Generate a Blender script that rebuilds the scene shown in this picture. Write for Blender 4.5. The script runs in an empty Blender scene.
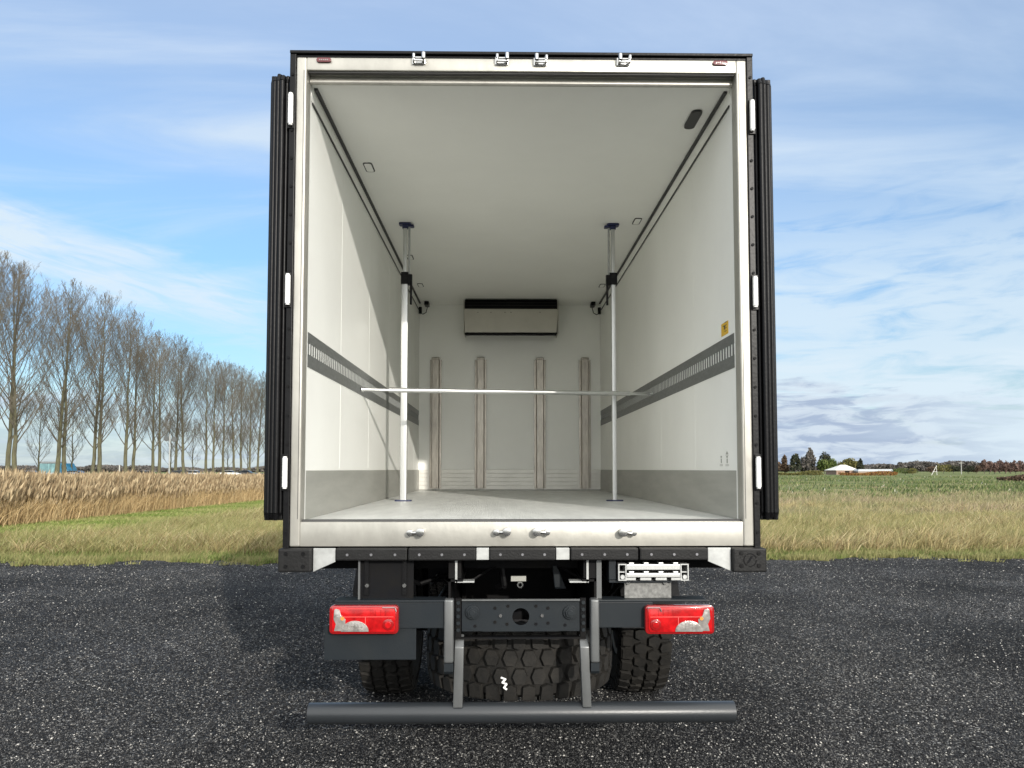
import bpy, bmesh, math, random
import numpy as np
from mathutils import Vector, Matrix
R_ = math.radians
C = bpy.context.scene.collection
sc = bpy.context.scene

# ------------------------------------------------------------------ camera
F, CAM_H, YAW, PIT, PPX, PPY = 769.0, 1.9, -0.82, 3.07, 512.0, 428.0
cd = bpy.data.cameras.new('camera'); cam = bpy.data.objects.new('camera', cd); C.objects.link(cam)
cam.location = (0, 0, CAM_H)
cam.rotation_euler = (R_(90+PIT), 0, R_(YAW))
cd.sensor_width = 36; cd.lens = F/1024*36; cd.shift_y = (PPY-384)/1024; cd.clip_end = 9000; cd.clip_start = .05
sc.camera = cam
CM = (Matrix.Rotation(R_(YAW), 3, 'Z') @ Matrix.Rotation(R_(90+PIT), 3, 'X'))
def at(px, py, Y):            # the point of the plane y = Y seen at that spot
    d = CM @ Vector(((px-PPX)/F, -(py-PPY)/F, -1)); t = Y/d.y
    return Vector((d.x*t, Y, d.z*t+CAM_H))

# ------------------------------------------------------------------ light
SUN_AZ, SUN_EL = 21.0, 18.0           # sun behind the viewer, to the right
sd = Vector((math.sin(R_(SUN_AZ))*math.cos(R_(SUN_EL)), -math.cos(R_(SUN_AZ))*math.cos(R_(SUN_EL)), math.sin(R_(SUN_EL))))
sl = bpy.data.lights.new('sun', 'SUN'); sl.energy = 2.9; sl.angle = R_(.6); sl.color = (1, .945, .865)
so = bpy.data.objects.new('sun', sl); C.objects.link(so); so.rotation_euler = (-sd).to_track_quat('-Z', 'Y').to_euler()
sc.view_settings.view_transform = 'Standard'; sc.view_settings.look = 'None'
sc.view_settings.gamma = 1; sc.view_settings.exposure = 0.46
sc.cycles.max_bounces = 10; sc.cycles.diffuse_bounces = 6; sc.cycles.glossy_bounces = 4
sc.cycles.use_denoising = True

w = bpy.data.worlds.new('World'); sc.world = w; w.use_nodes = True
nt = w.node_tree; N = nt.nodes; Lk = nt.links
N.clear()
def nd(t, **k):
    n = N.new(t)
    for a, b in k.items(): setattr(n, a, b)
    return n
def m(op, a, b=None, c=None):
    n = N.new('ShaderNodeMath'); n.operation = op
    for i, v in enumerate((a, b, c)):
        if v is None: continue
        if isinstance(v, (int, float)): n.inputs[i].default_value = v
        else: Lk.new(v, n.inputs[i])
    return n.outputs[0]
def mrange(v, a, b, c=0, d=1, smooth=True):
    n = N.new('ShaderNodeMapRange'); n.interpolation_type = 'SMOOTHSTEP' if smooth else 'LINEAR'
    Lk.new(v, n.inputs[0])
    for i, x in enumerate((a, b, c, d)): n.inputs[i+1].default_value = x
    return n.outputs[0]
def noise(vec, scale, detail=6, rough=.55, dist=0.):
    n = N.new('ShaderNodeTexNoise'); Lk.new(vec, n.inputs['Vector'])
    n.inputs['Scale'].default_value = scale; n.inputs['Detail'].default_value = detail
    n.inputs['Roughness'].default_value = rough; n.inputs['Distortion'].default_value = dist
    return n.outputs[0]
def comb(x, y, z):
    n = N.new('ShaderNodeCombineXYZ')
    for i, v in enumerate((x, y, z)):
        if isinstance(v, (int, float)): n.inputs[i].default_value = v
        else: Lk.new(v, n.inputs[i])
    return n.outputs[0]
def mixc(f, a, b):
    n = N.new('ShaderNodeMix'); n.data_type = 'RGBA'
    if isinstance(f, (int, float)): n.inputs[0].default_value = f
    else: Lk.new(f, n.inputs[0])
    for i, v in ((6, a), (7, b)):
        if isinstance(v, tuple): n.inputs[i].default_value = (*v, 1)
        else: Lk.new(v, n.inputs[i])
    return n.outputs[2]
sky = nd('ShaderNodeTexSky', sky_type='NISHITA', sun_disc=False)
sky.sun_elevation = R_(SUN_EL); sky.sun_rotation = R_(180-SUN_AZ); sky.altitude = 0; sky.air_density = 1.0; sky.dust_density = .6; sky.ozone_density = 1.5
tc = nd('ShaderNodeTexCoord'); sp = nd('ShaderNodeSeparateXYZ'); Lk.new(tc.outputs['Generated'], sp.inputs[0])
X, Y, Z = sp.outputs
el = m('MULTIPLY', m('ARCSINE', Z), 57.3)
az = m('MULTIPLY', m('ARCTAN2', X, Y), 57.3)
den = m('ADD', m('MAXIMUM', Z, 0), .10)
P = comb(m('DIVIDE', X, den), m('DIVIDE', Y, den), 0)
n_warp = noise(P, .55, 3)
# high thin cirrus, drawn out along one wind direction
rot = nd('ShaderNodeMapping'); Lk.new(P, rot.inputs[0]); rot.inputs['Rotation'].default_value = (0, 0, R_(-24)); rot.inputs['Scale'].default_value = (.42, 1.25, 1)
cir = noise(rot.outputs[0], 1.5, 9, .58, .9)
cir2 = noise(rot.outputs[0], .45, 4, .5, .4)
thin = m('MULTIPLY', mrange(cir, .40, .78), mrange(cir2, .34, .66))
veil = mrange(el, 12, 34)                      # milky veil higher up
c1 = m('ADD', m('MULTIPLY', thin, 1.15), m('MULTIPLY', veil, m('ADD', .30, m('MULTIPLY', cir2, .5))))
# one broad cirrus band on the left
E2 = comb(m('MULTIPLY', az, .05), m('MULTIPLY', el, .22), 0)
wob = m('SUBTRACT', noise(E2, 2.2, 7, .6, .6), .5)
lb = m('SUBTRACT', el, m('ADD', 14.3, m('MULTIPLY', m('ADD', az, 34), -.20)))
lb = m('ADD', lb, m('MULTIPLY', wob, 6.5))
wisp = mrange(noise(comb(m('ADD', m('MULTIPLY', az, .05), m('MULTIPLY', el, -.05)), m('MULTIPLY', m('ADD', el, m('MULTIPLY', az, .22)), .42), 0), 3.2, 9, .62, 1.1), .30, .62, .45, 1)
bandL = m('MULTIPLY', m('MULTIPLY', mrange(m('ABSOLUTE', lb), .2, 3.4, 1, 0), mrange(az, -13, -20)), wisp)
# bright haze low on the right
n3 = noise(E2, 3.2, 8, .6, .5)
lowR = m('MULTIPLY', m('MULTIPLY', mrange(az, 8, 18), mrange(el, 23, 10)), mrange(n3, .22, .56))
lowL = m('MULTIPLY', mrange(el, 9, 1), m('ADD', .25, m('MULTIPLY', n3, .5)))
cf = m('MINIMUM', m('ADD', m('ADD', c1, m('MULTIPLY', bandL, .85)), m('ADD', m('MULTIPLY', lowR, .8), m('MULTIPLY', lowL, .7))), .96)
# grey bank near the horizon
E3 = comb(m('MULTIPLY', az, .045), m('MULTIPLY', el, .30), 3.1)
n4 = noise(E3, 2.4, 9, .6, .35)
bank = m('MULTIPLY', mrange(m('ADD', m('SUBTRACT', el, 4.4), m('MULTIPLY', m('SUBTRACT', n4, .5), -11)), 1.1, -.4), mrange(m('ADD', az, m('MULTIPLY', n4, 14)), 46, 30))
bank = m('MULTIPLY', bank, mrange(az, -12, 14, .5, 1))
SK = .145
base = nd('ShaderNodeMix', data_type='RGBA', blend_type='MULTIPLY'); base.inputs[0].default_value = 1
Lk.new(sky.outputs[0], base.inputs[6]); base.inputs[7].default_value = (.80, .97, 1.13, 1)
bs = N.new('ShaderNodeVectorMath'); bs.operation = 'SCALE'; Lk.new(base.outputs[2], bs.inputs[0]); bs.inputs['Scale'].default_value = 1
hz_ = N.new('ShaderNodeVectorMath'); hz_.operation = 'SCALE'; Lk.new(bs.outputs[0], hz_.inputs[0]); Lk.new(mrange(el, 0, 22, .60, .92), hz_.inputs['Scale'])
# unseen cloud around the sun, added and brightened to light the box interior
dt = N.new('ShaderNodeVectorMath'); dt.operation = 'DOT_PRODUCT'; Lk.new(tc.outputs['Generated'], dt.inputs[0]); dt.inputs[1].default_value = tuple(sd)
fill_gain = mrange(dt.outputs['Value'], -.35, .9, 1., 3.5)
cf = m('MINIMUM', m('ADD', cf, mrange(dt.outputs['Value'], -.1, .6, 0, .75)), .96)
ccol = N.new('ShaderNodeVectorMath'); ccol.operation = 'SCALE'; Lk.new(mixc(mrange(dt.outputs['Value'], -.3, .5), mixc(mrange(el, 12, 36), (3.7, 4.35, 4.85), (2.75, 3.45, 4.65)), (3.75, 3.75, 3.7)), ccol.inputs[0]); Lk.new(fill_gain, ccol.inputs['Scale'])
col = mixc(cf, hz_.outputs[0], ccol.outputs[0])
greyc = mixc(mrange(noise(comb(m('MULTIPLY', az, .10), m('MULTIPLY', el, .45), 7.7), 2.6, 9, .6, .5), .42, .60), (1.85, 2.3, 3.2), (3.3, 3.75, 4.3))
col = mixc(m('MULTIPLY', bank, .85), col, greyc)
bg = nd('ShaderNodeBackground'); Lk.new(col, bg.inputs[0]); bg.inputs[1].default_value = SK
ow = nd('ShaderNodeOutputWorld'); Lk.new(bg.outputs[0], ow.inputs[0])

# ------------------------------------------------------------------ materials
def mat(name, color, rough=.5, metal=0., var=.0, vscale=4., bump=0., bscale=40., color2=None, coat=0., streak=(1,1,1), spec=None, trans=0.):
    M = bpy.data.materials.new(name); M.use_nodes = True
    t = M.node_tree; b = t.nodes['Principled BSDF']
    b.inputs['Roughness'].default_value = rough; b.inputs['Metallic'].default_value = metal
    if coat: b.inputs['Coat Weight'].default_value = coat; b.inputs['Coat Roughness'].default_value = .08
    if spec is not None: b.inputs['Specular IOR Level'].default_value = spec
    tcn = t.nodes.new('ShaderNodeTexCoord'); mp = t.nodes.new('ShaderNodeMapping'); t.links.new(tcn.outputs['Object'], mp.inputs[0]); mp.inputs['Scale'].default_value = streak
    nz = t.nodes.new('ShaderNodeTexNoise'); t.links.new(mp.outputs[0], nz.inputs['Vector']); nz.inputs['Scale'].default_value = vscale; nz.inputs['Detail'].default_value = 7; nz.inputs['Roughness'].default_value = .62
    mx = t.nodes.new('ShaderNodeMix'); mx.data_type = 'RGBA'
    rm = t.nodes.new('ShaderNodeMapRange'); t.links.new(nz.outputs[0], rm.inputs[0]); rm.inputs[1].default_value = .32; rm.inputs[2].default_value = .68
    t.links.new(rm.outputs[0], mx.inputs[0])
    c2 = color2 or tuple(c*(1-var) for c in color)
    mx.inputs[6].default_value = (*color, 1); mx.inputs[7].default_value = (*c2, 1)
    t.links.new(mx.outputs[2], b.inputs['Base Color'])
    if bump:
        n2 = t.nodes.new('ShaderNodeTexNoise'); t.links.new(mp.outputs[0], n2.inputs['Vector']); n2.inputs['Scale'].default_value = bscale; n2.inputs['Detail'].default_value = 4
        bp = t.nodes.new('ShaderNodeBump'); t.links.new(n2.outputs[0], bp.inputs['Height']); bp.inputs['Strength'].default_value = bump; bp.inputs['Distance'].default_value = .01
        t.links.new(bp.outputs[0], b.inputs['Normal'])
    return M
def island_mat(name, cols, rough=.8, trans=0., patch=None):
    """colour picked per blade / leaf / stone, tinted by a slow patchiness over the ground"""
    M = bpy.data.materials.new(name); M.use_nodes = True; t = M.node_tree; b = t.nodes['Principled BSDF']
    g = t.nodes.new('ShaderNodeNewGeometry'); r = t.nodes.new('ShaderNodeValToRGB')
    while len(r.color_ramp.elements) < len(cols): r.color_ramp.elements.new(.5)
    for e, (p, c) in zip(r.color_ramp.elements, cols): e.position = p; e.color = (*c, 1)
    t.links.new(g.outputs['Random Per Island'], r.inputs[0])
    out = r.outputs[0]
    if patch:
        nz = t.nodes.new('ShaderNodeTexNoise'); nz.inputs['Scale'].default_value = patch[0]; nz.inputs['Detail'].default_value = 3
        t.links.new(g.outputs['Position'], nz.inputs['Vector'])
        rm = t.nodes.new('ShaderNodeMapRange'); t.links.new(nz.outputs[0], rm.inputs[0]); rm.inputs[1].default_value = .42; rm.inputs[2].default_value = .6; rm.inputs[4].default_value = patch[2]
        mx = t.nodes.new('ShaderNodeMix'); mx.data_type = 'RGBA'; t.links.new(rm.outputs[0], mx.inputs[0]); t.links.new(out, mx.inputs[6]); mx.inputs[7].default_value = (*patch[1], 1)
        out = mx.outputs[2]
    t.links.new(out, b.inputs['Base Color']); b.inputs['Roughness'].default_value = rough; b.inputs['Specular IOR Level'].default_value = .25
    if trans:
        tr = t.nodes.new('ShaderNodeBsdfTranslucent'); t.links.new(out, tr.inputs[0]); ms = t.nodes.new('ShaderNodeMixShader'); ms.inputs[0].default_value = trans
        t.links.new(b.outputs[0], ms.inputs[1]); t.links.new(tr.outputs[0], ms.inputs[2]); t.links.new(ms.outputs[0], t.nodes['Material Output'].inputs[0])
    return M
M = {}
M['wall'] = mat('white_panel', (.87,.875,.835), .38, var=.05, vscale=1.5, bump=.05, bscale=2.5)
M['ceil'] = mat('ceiling_panel', (.87,.875,.835), .42, var=.05, vscale=1.2, bump=.05, bscale=2.)
M['kick'] = mat('grey_kick_plate', (.38,.38,.345), .42, metal=.15, var=.22, vscale=5, bump=.05, bscale=18, streak=(1,.3,2))
M['frame'] = mat('stainless_frame', (.43,.418,.375), .38, metal=.5, var=.22, vscale=6, bump=.10, bscale=30, streak=(1,1,.5))
M['frame_d'] = mat('frame_seal', (.05,.05,.05), .6, var=.2)
M['alu'] = mat('aluminium', (.55,.56,.55), .33, metal=.7, var=.12, vscale=8, streak=(6,6,.6))
M['alukick'] = mat('aluminium_plate', (.66,.65,.60), .42, metal=.4, var=.12, vscale=4)
M['steelcol'] = mat('worn_stainless', (.50,.465,.41), .34, metal=.55, var=.3, vscale=9, color2=(.33,.30,.26), bump=.15, bscale=30, streak=(3,3,.6))
M['galv'] = mat('galvanised', (.40,.41,.40), .5, metal=.35, var=.25, vscale=22)
M['bartube'] = mat('bar_aluminium', (.66,.67,.66), .30, metal=.95, var=.12, vscale=8, streak=(.6,6,6))
M['tray'] = mat('satin_tray', (.50,.48,.42), .4, metal=.3, var=.12, vscale=3)
M['tray2'] = mat('stained_zinc', (.22,.22,.21), .5, metal=.3, var=.6, vscale=40)
M['rail'] = mat('cargo_rail_steel', (.20,.21,.205), .42, metal=.45, var=.3, vscale=14, streak=(1,1,4))
M['black'] = mat('black_rubber', (.006,.006,.0065), .36, spec=.16, var=.35, vscale=6, bump=.1, bscale=60)
M['buffer'] = mat('buffer_rubber', (.013,.013,.013), .5, spec=.18, var=.3, vscale=14, bump=.2, bscale=90)
M['dark'] = mat('chassis_black', (.005,.0055,.007), .5, var=.4, vscale=7, color2=(.008,.0075,.007), spec=.08)
M['paint'] = mat('chassis_anthracite', (.011,.0145,.018), .42, spec=.18, var=.22, vscale=5, color2=(.015,.018,.020), bump=.05, bscale=120)
M['bare_grey'] = mat('bare_grey_profile', (.13,.135,.135), .38, metal=.4, var=.25, vscale=12, streak=(1,1,.4))  # plain metallic grey, paler than the chassis anthracite
M['bar'] = mat('bumper_tube_paint', (.022,.025,.028), .36, var=.2, vscale=5, bump=.05, bscale=120, streak=(.3,1,1))
M['white'] = mat('white_plastic', (.72,.72,.70), .35, var=.04)
M['chrome'] = mat('chrome', (.46,.46,.45), .20, metal=.95, var=.1)
M['blue'] = mat('navy_plastic', (.018,.024,.085), .4, var=.2)
M['redlamp'] = mat('red_lamp_glass', (.52,.008,.010), .16, var=.55, vscale=18, coat=.35, spec=.3)
M['redlamp2'] = mat('red_reflector', (.26,.005,.006), .10, var=.2, vscale=60, coat=.8)
M['redrib'] = mat('red_lamp_rib', (.75,.10,.09), .15, var=.1, coat=.5)
M['clearlamp'] = mat('clear_lamp_glass', (.36,.335,.31), .16, metal=.3, var=.5, vscale=26, coat=.6, bump=.25, bscale=60)
M['amber'] = mat('amber_bulb', (.55,.22,.05), .3)
M['darkred'] = mat('dark_red_marker', (.12,.010,.014), .25, var=.3, vscale=90, coat=.4)
M['yellow'] = mat('yellow_label', (.70,.43,.03), .5, var=.12, vscale=60)
M['print'] = mat('printed_mark', (.06,.06,.06), .6, var=.2)
M['tyre'] = mat('tyre_rubber', (.013,.0128,.0122), .72, spec=.12, var=.4, vscale=8, color2=(.027,.025,.022), bump=.25, bscale=70)
M['tyremark'] = mat('white_tyre_paint', (.8,.8,.78), .6, var=.1)
M['rim'] = mat('rim_steel', (.18,.18,.19), .45, metal=.5, var=.3)
M['skin'] = mat('body_outer_skin', (.74,.75,.75), .3, var=.05, vscale=2)
M['cabpaint'] = mat('cab_paint', (.70,.71,.72), .28, var=.05, coat=.4)
M['glass'] = mat('dark_glass', (.02,.025,.03), .06, var=.2, coat=.5)
def floor_mat():
    Mx = mat('antislip_floor', (.66,.67,.645), .42, metal=.1, var=.22, vscale=5, streak=(1.6,.35,1)); t = Mx.node_tree; b = t.nodes['Principled BSDF']
    tcn = t.nodes.new('ShaderNodeTexCoord'); v = t.nodes.new('ShaderNodeTexVoronoi'); v.inputs['Scale'].default_value = 62; v.inputs['Randomness'].default_value = 0.0
    t.links.new(tcn.outputs['Object'], v.inputs['Vector']); rm = t.nodes.new('ShaderNodeMapRange'); t.links.new(v.outputs['Distance'], rm.inputs[0]); rm.inputs[1].default_value = .15; rm.inputs[2].default_value = .42; rm.inputs[3].default_value = 1; rm.inputs[4].default_value = 0
    bp = t.nodes.new('ShaderNodeBump'); bp.inputs['Strength'].default_value = .35; bp.inputs['Distance'].default_value = .003; t.links.new(rm.outputs[0], bp.inputs['Height']); t.links.new(bp.outputs[0], b.inputs['Normal'])
    return Mx
M['floor'] = floor_mat()

# ------------------------------------------------------------------ mesh helpers
class MB:
    def __init__(s): s.v = []; s.f = []
    def add(s, vs, fs):
        o = len(s.v); s.v += [tuple(p) for p in vs]; s.f += [tuple(i+o for i in f) for f in fs]; return s
    def box(s, x0, x1, y0, y1, z0, z1):
        vs = [(x, y, z) for z in (z0, z1) for y in (y0, y1) for x in (x0, x1)]
        return s.add(vs, [(0,2,3,1), (4,5,7,6), (0,1,5,4), (2,6,7,3), (0,4,6,2), (1,3,7,5)])
    def prism(s, poly, y0, y1, axis='y'):      # poly in (x, z) pushed along y, or (y, z) along x, or (x, y) along z
        if axis == 'y': g = lambda p, d: (p[0], d, p[1])
        elif axis == 'x': g = lambda p, d: (d, p[0], p[1])
        else: g = lambda p, d: (p[0], p[1], d)
        n = len(poly)
        return s.add([g(p, y0) for p in poly]+[g(p, y1) for p in poly], [tuple(range(n)), tuple(range(2*n-1, n-1, -1))]+[(i, i+n, (i+1)%n+n, (i+1)%n) for i in range(n)])
    def cyl(s, a, b, r0, r1=None, n=16, caps=True):
        a = Vector(a); b = Vector(b); r1 = r0 if r1 is None else r1
        d = (b-a).normalized(); u = d.orthogonal().normalized(); w_ = d.cross(u)
        vs = []
        for c, r in ((a, r0), (b, r1)):
            for i in range(n):
                t = 2*math.pi*i/n; vs.append(c+u*math.cos(t)*r+w_*math.sin(t)*r)
        fs = [(i, (i+1)%n, (i+1)%n+n, i+n) for i in range(n)]
        if caps: fs += [tuple(range(n-1, -1, -1)), tuple(range(n, 2*n))]
        return s.add(vs, fs)
    def tube(s, pts, r, n=8):
        for a, b in zip(pts[:-1], pts[1:]): s.cyl(a, b, r, r, n)
        return s
    def lathe(s, prof, c, axis='x', n=48):     # prof: (offset along axis, radius)
        c = Vector(c); vs = []
        for o, r in prof:
            for i in range(n):
                t = 2*math.pi*i/n; k = (math.cos(t)*r, math.sin(t)*r)
                vs.append(c+Vector((o, k[0], k[1]) if axis == 'x' else ((k[0], k[1], o) if axis == 'z' else (k[0], o, k[1]))))
        fs = []
        for j in range(len(prof)-1):
            for i in range(n): fs.append((j*n+i, j*n+(i+1)%n, (j+1)*n+(i+1)%n, (j+1)*n+i))
        return s.add(vs, fs)
    def build(s, name, m_, parent=None, bevel=0, smooth=False, seg=2):
        me = bpy.data.meshes.new(name); me.from_pydata(s.v, [], s.f); me.validate()
        bm = bmesh.new(); bm.from_mesh(me)
        bmesh.ops.recalc_face_normals(bm, faces=bm.faces)
        if bevel:
            es = [e for e in bm.edges if len(e.link_faces) == 2 and e.calc_face_angle(0) > .6]
            bmesh.ops.bevel(bm, geom=es, offset=bevel, segments=seg, affect='EDGES', clamp_overlap=True, profile=.6)
        bm.to_mesh(me); bm.free()
        if smooth:
            me.polygons.foreach_set('use_smooth', [True]*len(me.polygons))
            try: me.set_sharp_from_angle(angle=R_(38))
            except Exception: pass
        me.materials.append(m_)
        o = bpy.data.objects.new(name, me); C.objects.link(o)
        if parent: o.parent = parent
        return o
def tag(o, label=None, cat=None, group=None, kind=None):
    if label: o['label'] = label
    if cat: o['category'] = cat
    if group: o['group'] = group
    if kind: o['kind'] = kind
    return o
def empty(name, loc, label, cat, group=None, rz=0):
    e = bpy.data.objects.new(name, None); C.objects.link(e); e.location = loc; e.rotation_euler = (0, 0, rz); e.empty_display_size = .2
    return tag(e, label, cat, group)
def copy_tree(o, parent=None):
    c = o.copy(); C.objects.link(c); c.parent = parent
    for ch in [k for k in ALLCH(o)]: copy_tree(ch, c)
    return c
def ALLCH(o): return [x for x in C.objects if x.parent == o]
def npmesh(name, V, quads=None, tris=None, mats=(), mi=None):
    me = bpy.data.meshes.new(name); nq = 0 if quads is None else len(quads); ntr = 0 if tris is None else len(tris)
    me.vertices.add(len(V)); me.vertices.foreach_set('co', np.asarray(V, np.float32).ravel())
    loops = np.concatenate([a.ravel() for a in (quads, tris) if a is not None and len(a)]).astype(np.int32)
    me.loops.add(len(loops)); me.loops.foreach_set('vertex_index', loops)
    st = np.concatenate([np.arange(nq)*4, nq*4+np.arange(ntr)*3]).astype(np.int32)
    me.polygons.add(nq+ntr); me.polygons.foreach_set('loop_start', st)
    for x in mats: me.materials.append(x)
    if mi is not None: me.polygons.foreach_set('material_index', np.asarray(mi, np.int32))
    me.update(calc_edges=True); me.validate()
    o = bpy.data.objects.new(name, me); C.objects.link(o); return o
rng = np.random.default_rng(7)

# ------------------------------------------------------------------ ground
def ground_mat():
    Mx = bpy.data.materials.new('meadow_ground'); Mx.use_nodes = True; t = Mx.node_tree; b = t.nodes['Principled BSDF']; b.inputs['Roughness'].default_value = .95; b.inputs['Specular IOR Level'].default_value = .1
    g = t.nodes.new('ShaderNodeNewGeometry')
    def nz(s, d=6, sc_=(1,1,1)):
        mp = t.nodes.new('ShaderNodeMapping'); t.links.new(g.outputs['Position'], mp.inputs[0]); mp.inputs['Scale'].default_value = sc_
        n = t.nodes.new('ShaderNodeTexNoise'); n.inputs['Scale'].default_value = s; n.inputs['Detail'].default_value = d; n.inputs['Roughness'].default_value = .65; t.links.new(mp.outputs[0], n.inputs['Vector']); return n.outputs[0]
    def ramp(v, cols):
        r = t.nodes.new('ShaderNodeValToRGB')
        while len(r.color_ramp.elements) < len(cols): r.color_ramp.elements.new(.5)
        for e, (p, c) in zip(r.color_ramp.elements, cols): e.position = p; e.color = (*c, 1)
        t.links.new(v, r.inputs[0]); return r.outputs[0]
    a = ramp(nz(.13, 10, (.7,1,1)), [(.33,(.065,.10,.030)), (.41,(.115,.155,.055)), (.50,(.155,.185,.072)), (.57,(.22,.22,.09)), (.66,(.32,.27,.16))])
    c = ramp(nz(3.5, 6), [(.3,(.35,.35,.35)), (.7,(1.3,1.3,1.3))])
    mx = t.nodes.new('ShaderNodeMix'); mx.data_type = 'RGBA'; mx.blend_type = 'MULTIPLY'; mx.inputs[0].default_value = 1; t.links.new(a, mx.inputs[6]); t.links.new(c, mx.inputs[7])
    t.links.new(mx.outputs[2], b.inputs['Base Color'])
    bp = t.nodes.new('ShaderNodeBump'); bp.inputs['Strength'].default_value = .9; bp.inputs['Distance'].default_value = .25; t.links.new(nz(2.2, 8), bp.inputs['Height']); t.links.new(bp.outputs[0], b.inputs['Normal'])
    return Mx
gnd = MB(); gnd.add([(-5000,-3000,-.004), (5000,-3000,-.004), (5000,7000,-.004), (-5000,7000,-.004)], [(0,1,2,3)])
tag(gnd.build('ground', ground_mat()), kind='structure')

def gravel_mat():
    Mx = bpy.data.materials.new('dark_gravel'); Mx.use_nodes = True; t = Mx.node_tree; b = t.nodes['Principled BSDF']; b.inputs['Roughness'].default_value = .85; b.inputs['Specular IOR Level'].default_value = .15
    g = t.nodes.new('ShaderNodeNewGeometry')
    def vor(s, f='F1'):
        v = t.nodes.new('ShaderNodeTexVoronoi'); v.inputs['Scale'].default_value = s; t.links.new(g.outputs['Position'], v.inputs['Vector']); return v
    def nz(s, d=5):
        n = t.nodes.new('ShaderNodeTexNoise'); n.inputs['Scale'].default_value = s; n.inputs['Detail'].default_value = d; t.links.new(g.outputs['Position'], n.inputs['Vector']); return n.outputs[0]
    v1 = vor(75); v2 = vor(150)
    sx = t.nodes.new('ShaderNodeSeparateXYZ'); t.links.new(v1.outputs['Color'], sx.inputs[0])
    r = t.nodes.new('ShaderNodeValToRGB'); cols = [(0,(.005,.0051,.0055)), (.40,(.012,.0122,.013)), (.72,(.028,.028,.028)), (.92,(.075,.074,.071)), (.985,(.24,.235,.22))]
    while len(r.color_ramp.elements) < len(cols): r.color_ramp.elements.new(.5)
    for e, (p, c) in zip(r.color_ramp.elements, cols): e.position = p; e.color = (*c, 1)
    t.links.new(sx.outputs[0], r.inputs[0])
    rm = t.nodes.new('ShaderNodeMapRange'); t.links.new(nz(.45, 7), rm.inputs[0]); rm.inputs[1].default_value = .36; rm.inputs[2].default_value = .64; rm.inputs[3].default_value = .5; rm.inputs[4].default_value = 1.8
    cx = t.nodes.new('ShaderNodeCombineColor')
    for i in range(3): t.links.new(rm.outputs[0], cx.inputs[i])
    mx = t.nodes.new('ShaderNodeMix'); mx.data_type = 'RGBA'; mx.blend_type = 'MULTIPLY'; mx.inputs[0].default_value = 1; t.links.new(r.outputs[0], mx.inputs[6]); t.links.new(cx.outputs[0], mx.inputs[7])
    t.links.new(mx.outputs[2], b.inputs['Base Color'])
    ad = t.nodes.new('ShaderNodeMath'); ad.operation = 'MULTIPLY_ADD'; t.links.new(v1.outputs['Distance'], ad.inputs[0]); ad.inputs[1].default_value = -1.
    n5 = nz(3, 4); t.links.new(n5, ad.inputs[2])
    bp = t.nodes.new('ShaderNodeBump'); bp.inputs['Strength'].default_value = 1; bp.inputs['Distance'].default_value = .014; t.links.new(ad.outputs[0], bp.inputs['Height']); t.links.new(bp.outputs[0], b.inputs['Normal'])
    return Mx
def edge_y(x): return 16.15+.03*x+.16*math.sin(x*1.7)+.12*math.sin(x*4.3+1)+.07*math.sin(x*11.+2)
# gravel sheet with a slightly rolling surface and a ragged far edge
xs = np.concatenate([np.linspace(-60, -14, 30), np.linspace(-13.9, 14, 420), np.linspace(14.1, 60, 30)])
ys = np.concatenate([[-25, -10, 0, 2], np.linspace(3, 1, 1)*0+3, np.linspace(3.2, 16, 260)])
ys = np.unique(ys)
def gz(x, y):
    b = .012*np.sin(x*1.3+y*.7)+.010*np.sin(x*.6-y*1.9+1)+.007*np.sin(x*3.1+2)*np.sin(y*2.7)+.004*np.sin(x*7.3+y*4.1)*np.sin(y*6.3-x*2.2)
    for x0, y0, R0 in ((9.5, 3.0, 5.6), (9.5, 3.0, 7.4), (-16., 9.0, 12.2), (-16., 9.0, 14.1)):     # shallow wheel tracks in arcs
        d = np.sqrt((x-x0)**2+(y-y0)**2)-R0; b = b-.014*np.exp(-(d/.16)**2)+.007*np.exp(-((np.abs(d)-.32)/.12)**2)
    return np.clip(b, -.034, .05)
V = []; 
for j, y in enumerate(ys):
    for x in xs:
        yy = y*(edge_y(x)/16.) if y > 3 else y
        V.append((x, yy, 0.040+(gz(x, yy) if 3 < yy else 0)*(1 if yy < 15.5 else .2)))
nx = len(xs); Q = np.array([(j*nx+i, j*nx+i+1, (j+1)*nx+i+1, (j+1)*nx+i) for j in range(len(ys)-1) for i in range(nx-1)])
gy = npmesh('gravel_yard', V, quads=Q, mats=[gravel_mat()]); gy.data.polygons.foreach_set('use_smooth', [True]*len(gy.data.polygons)); tag(gy, kind='structure')
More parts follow.
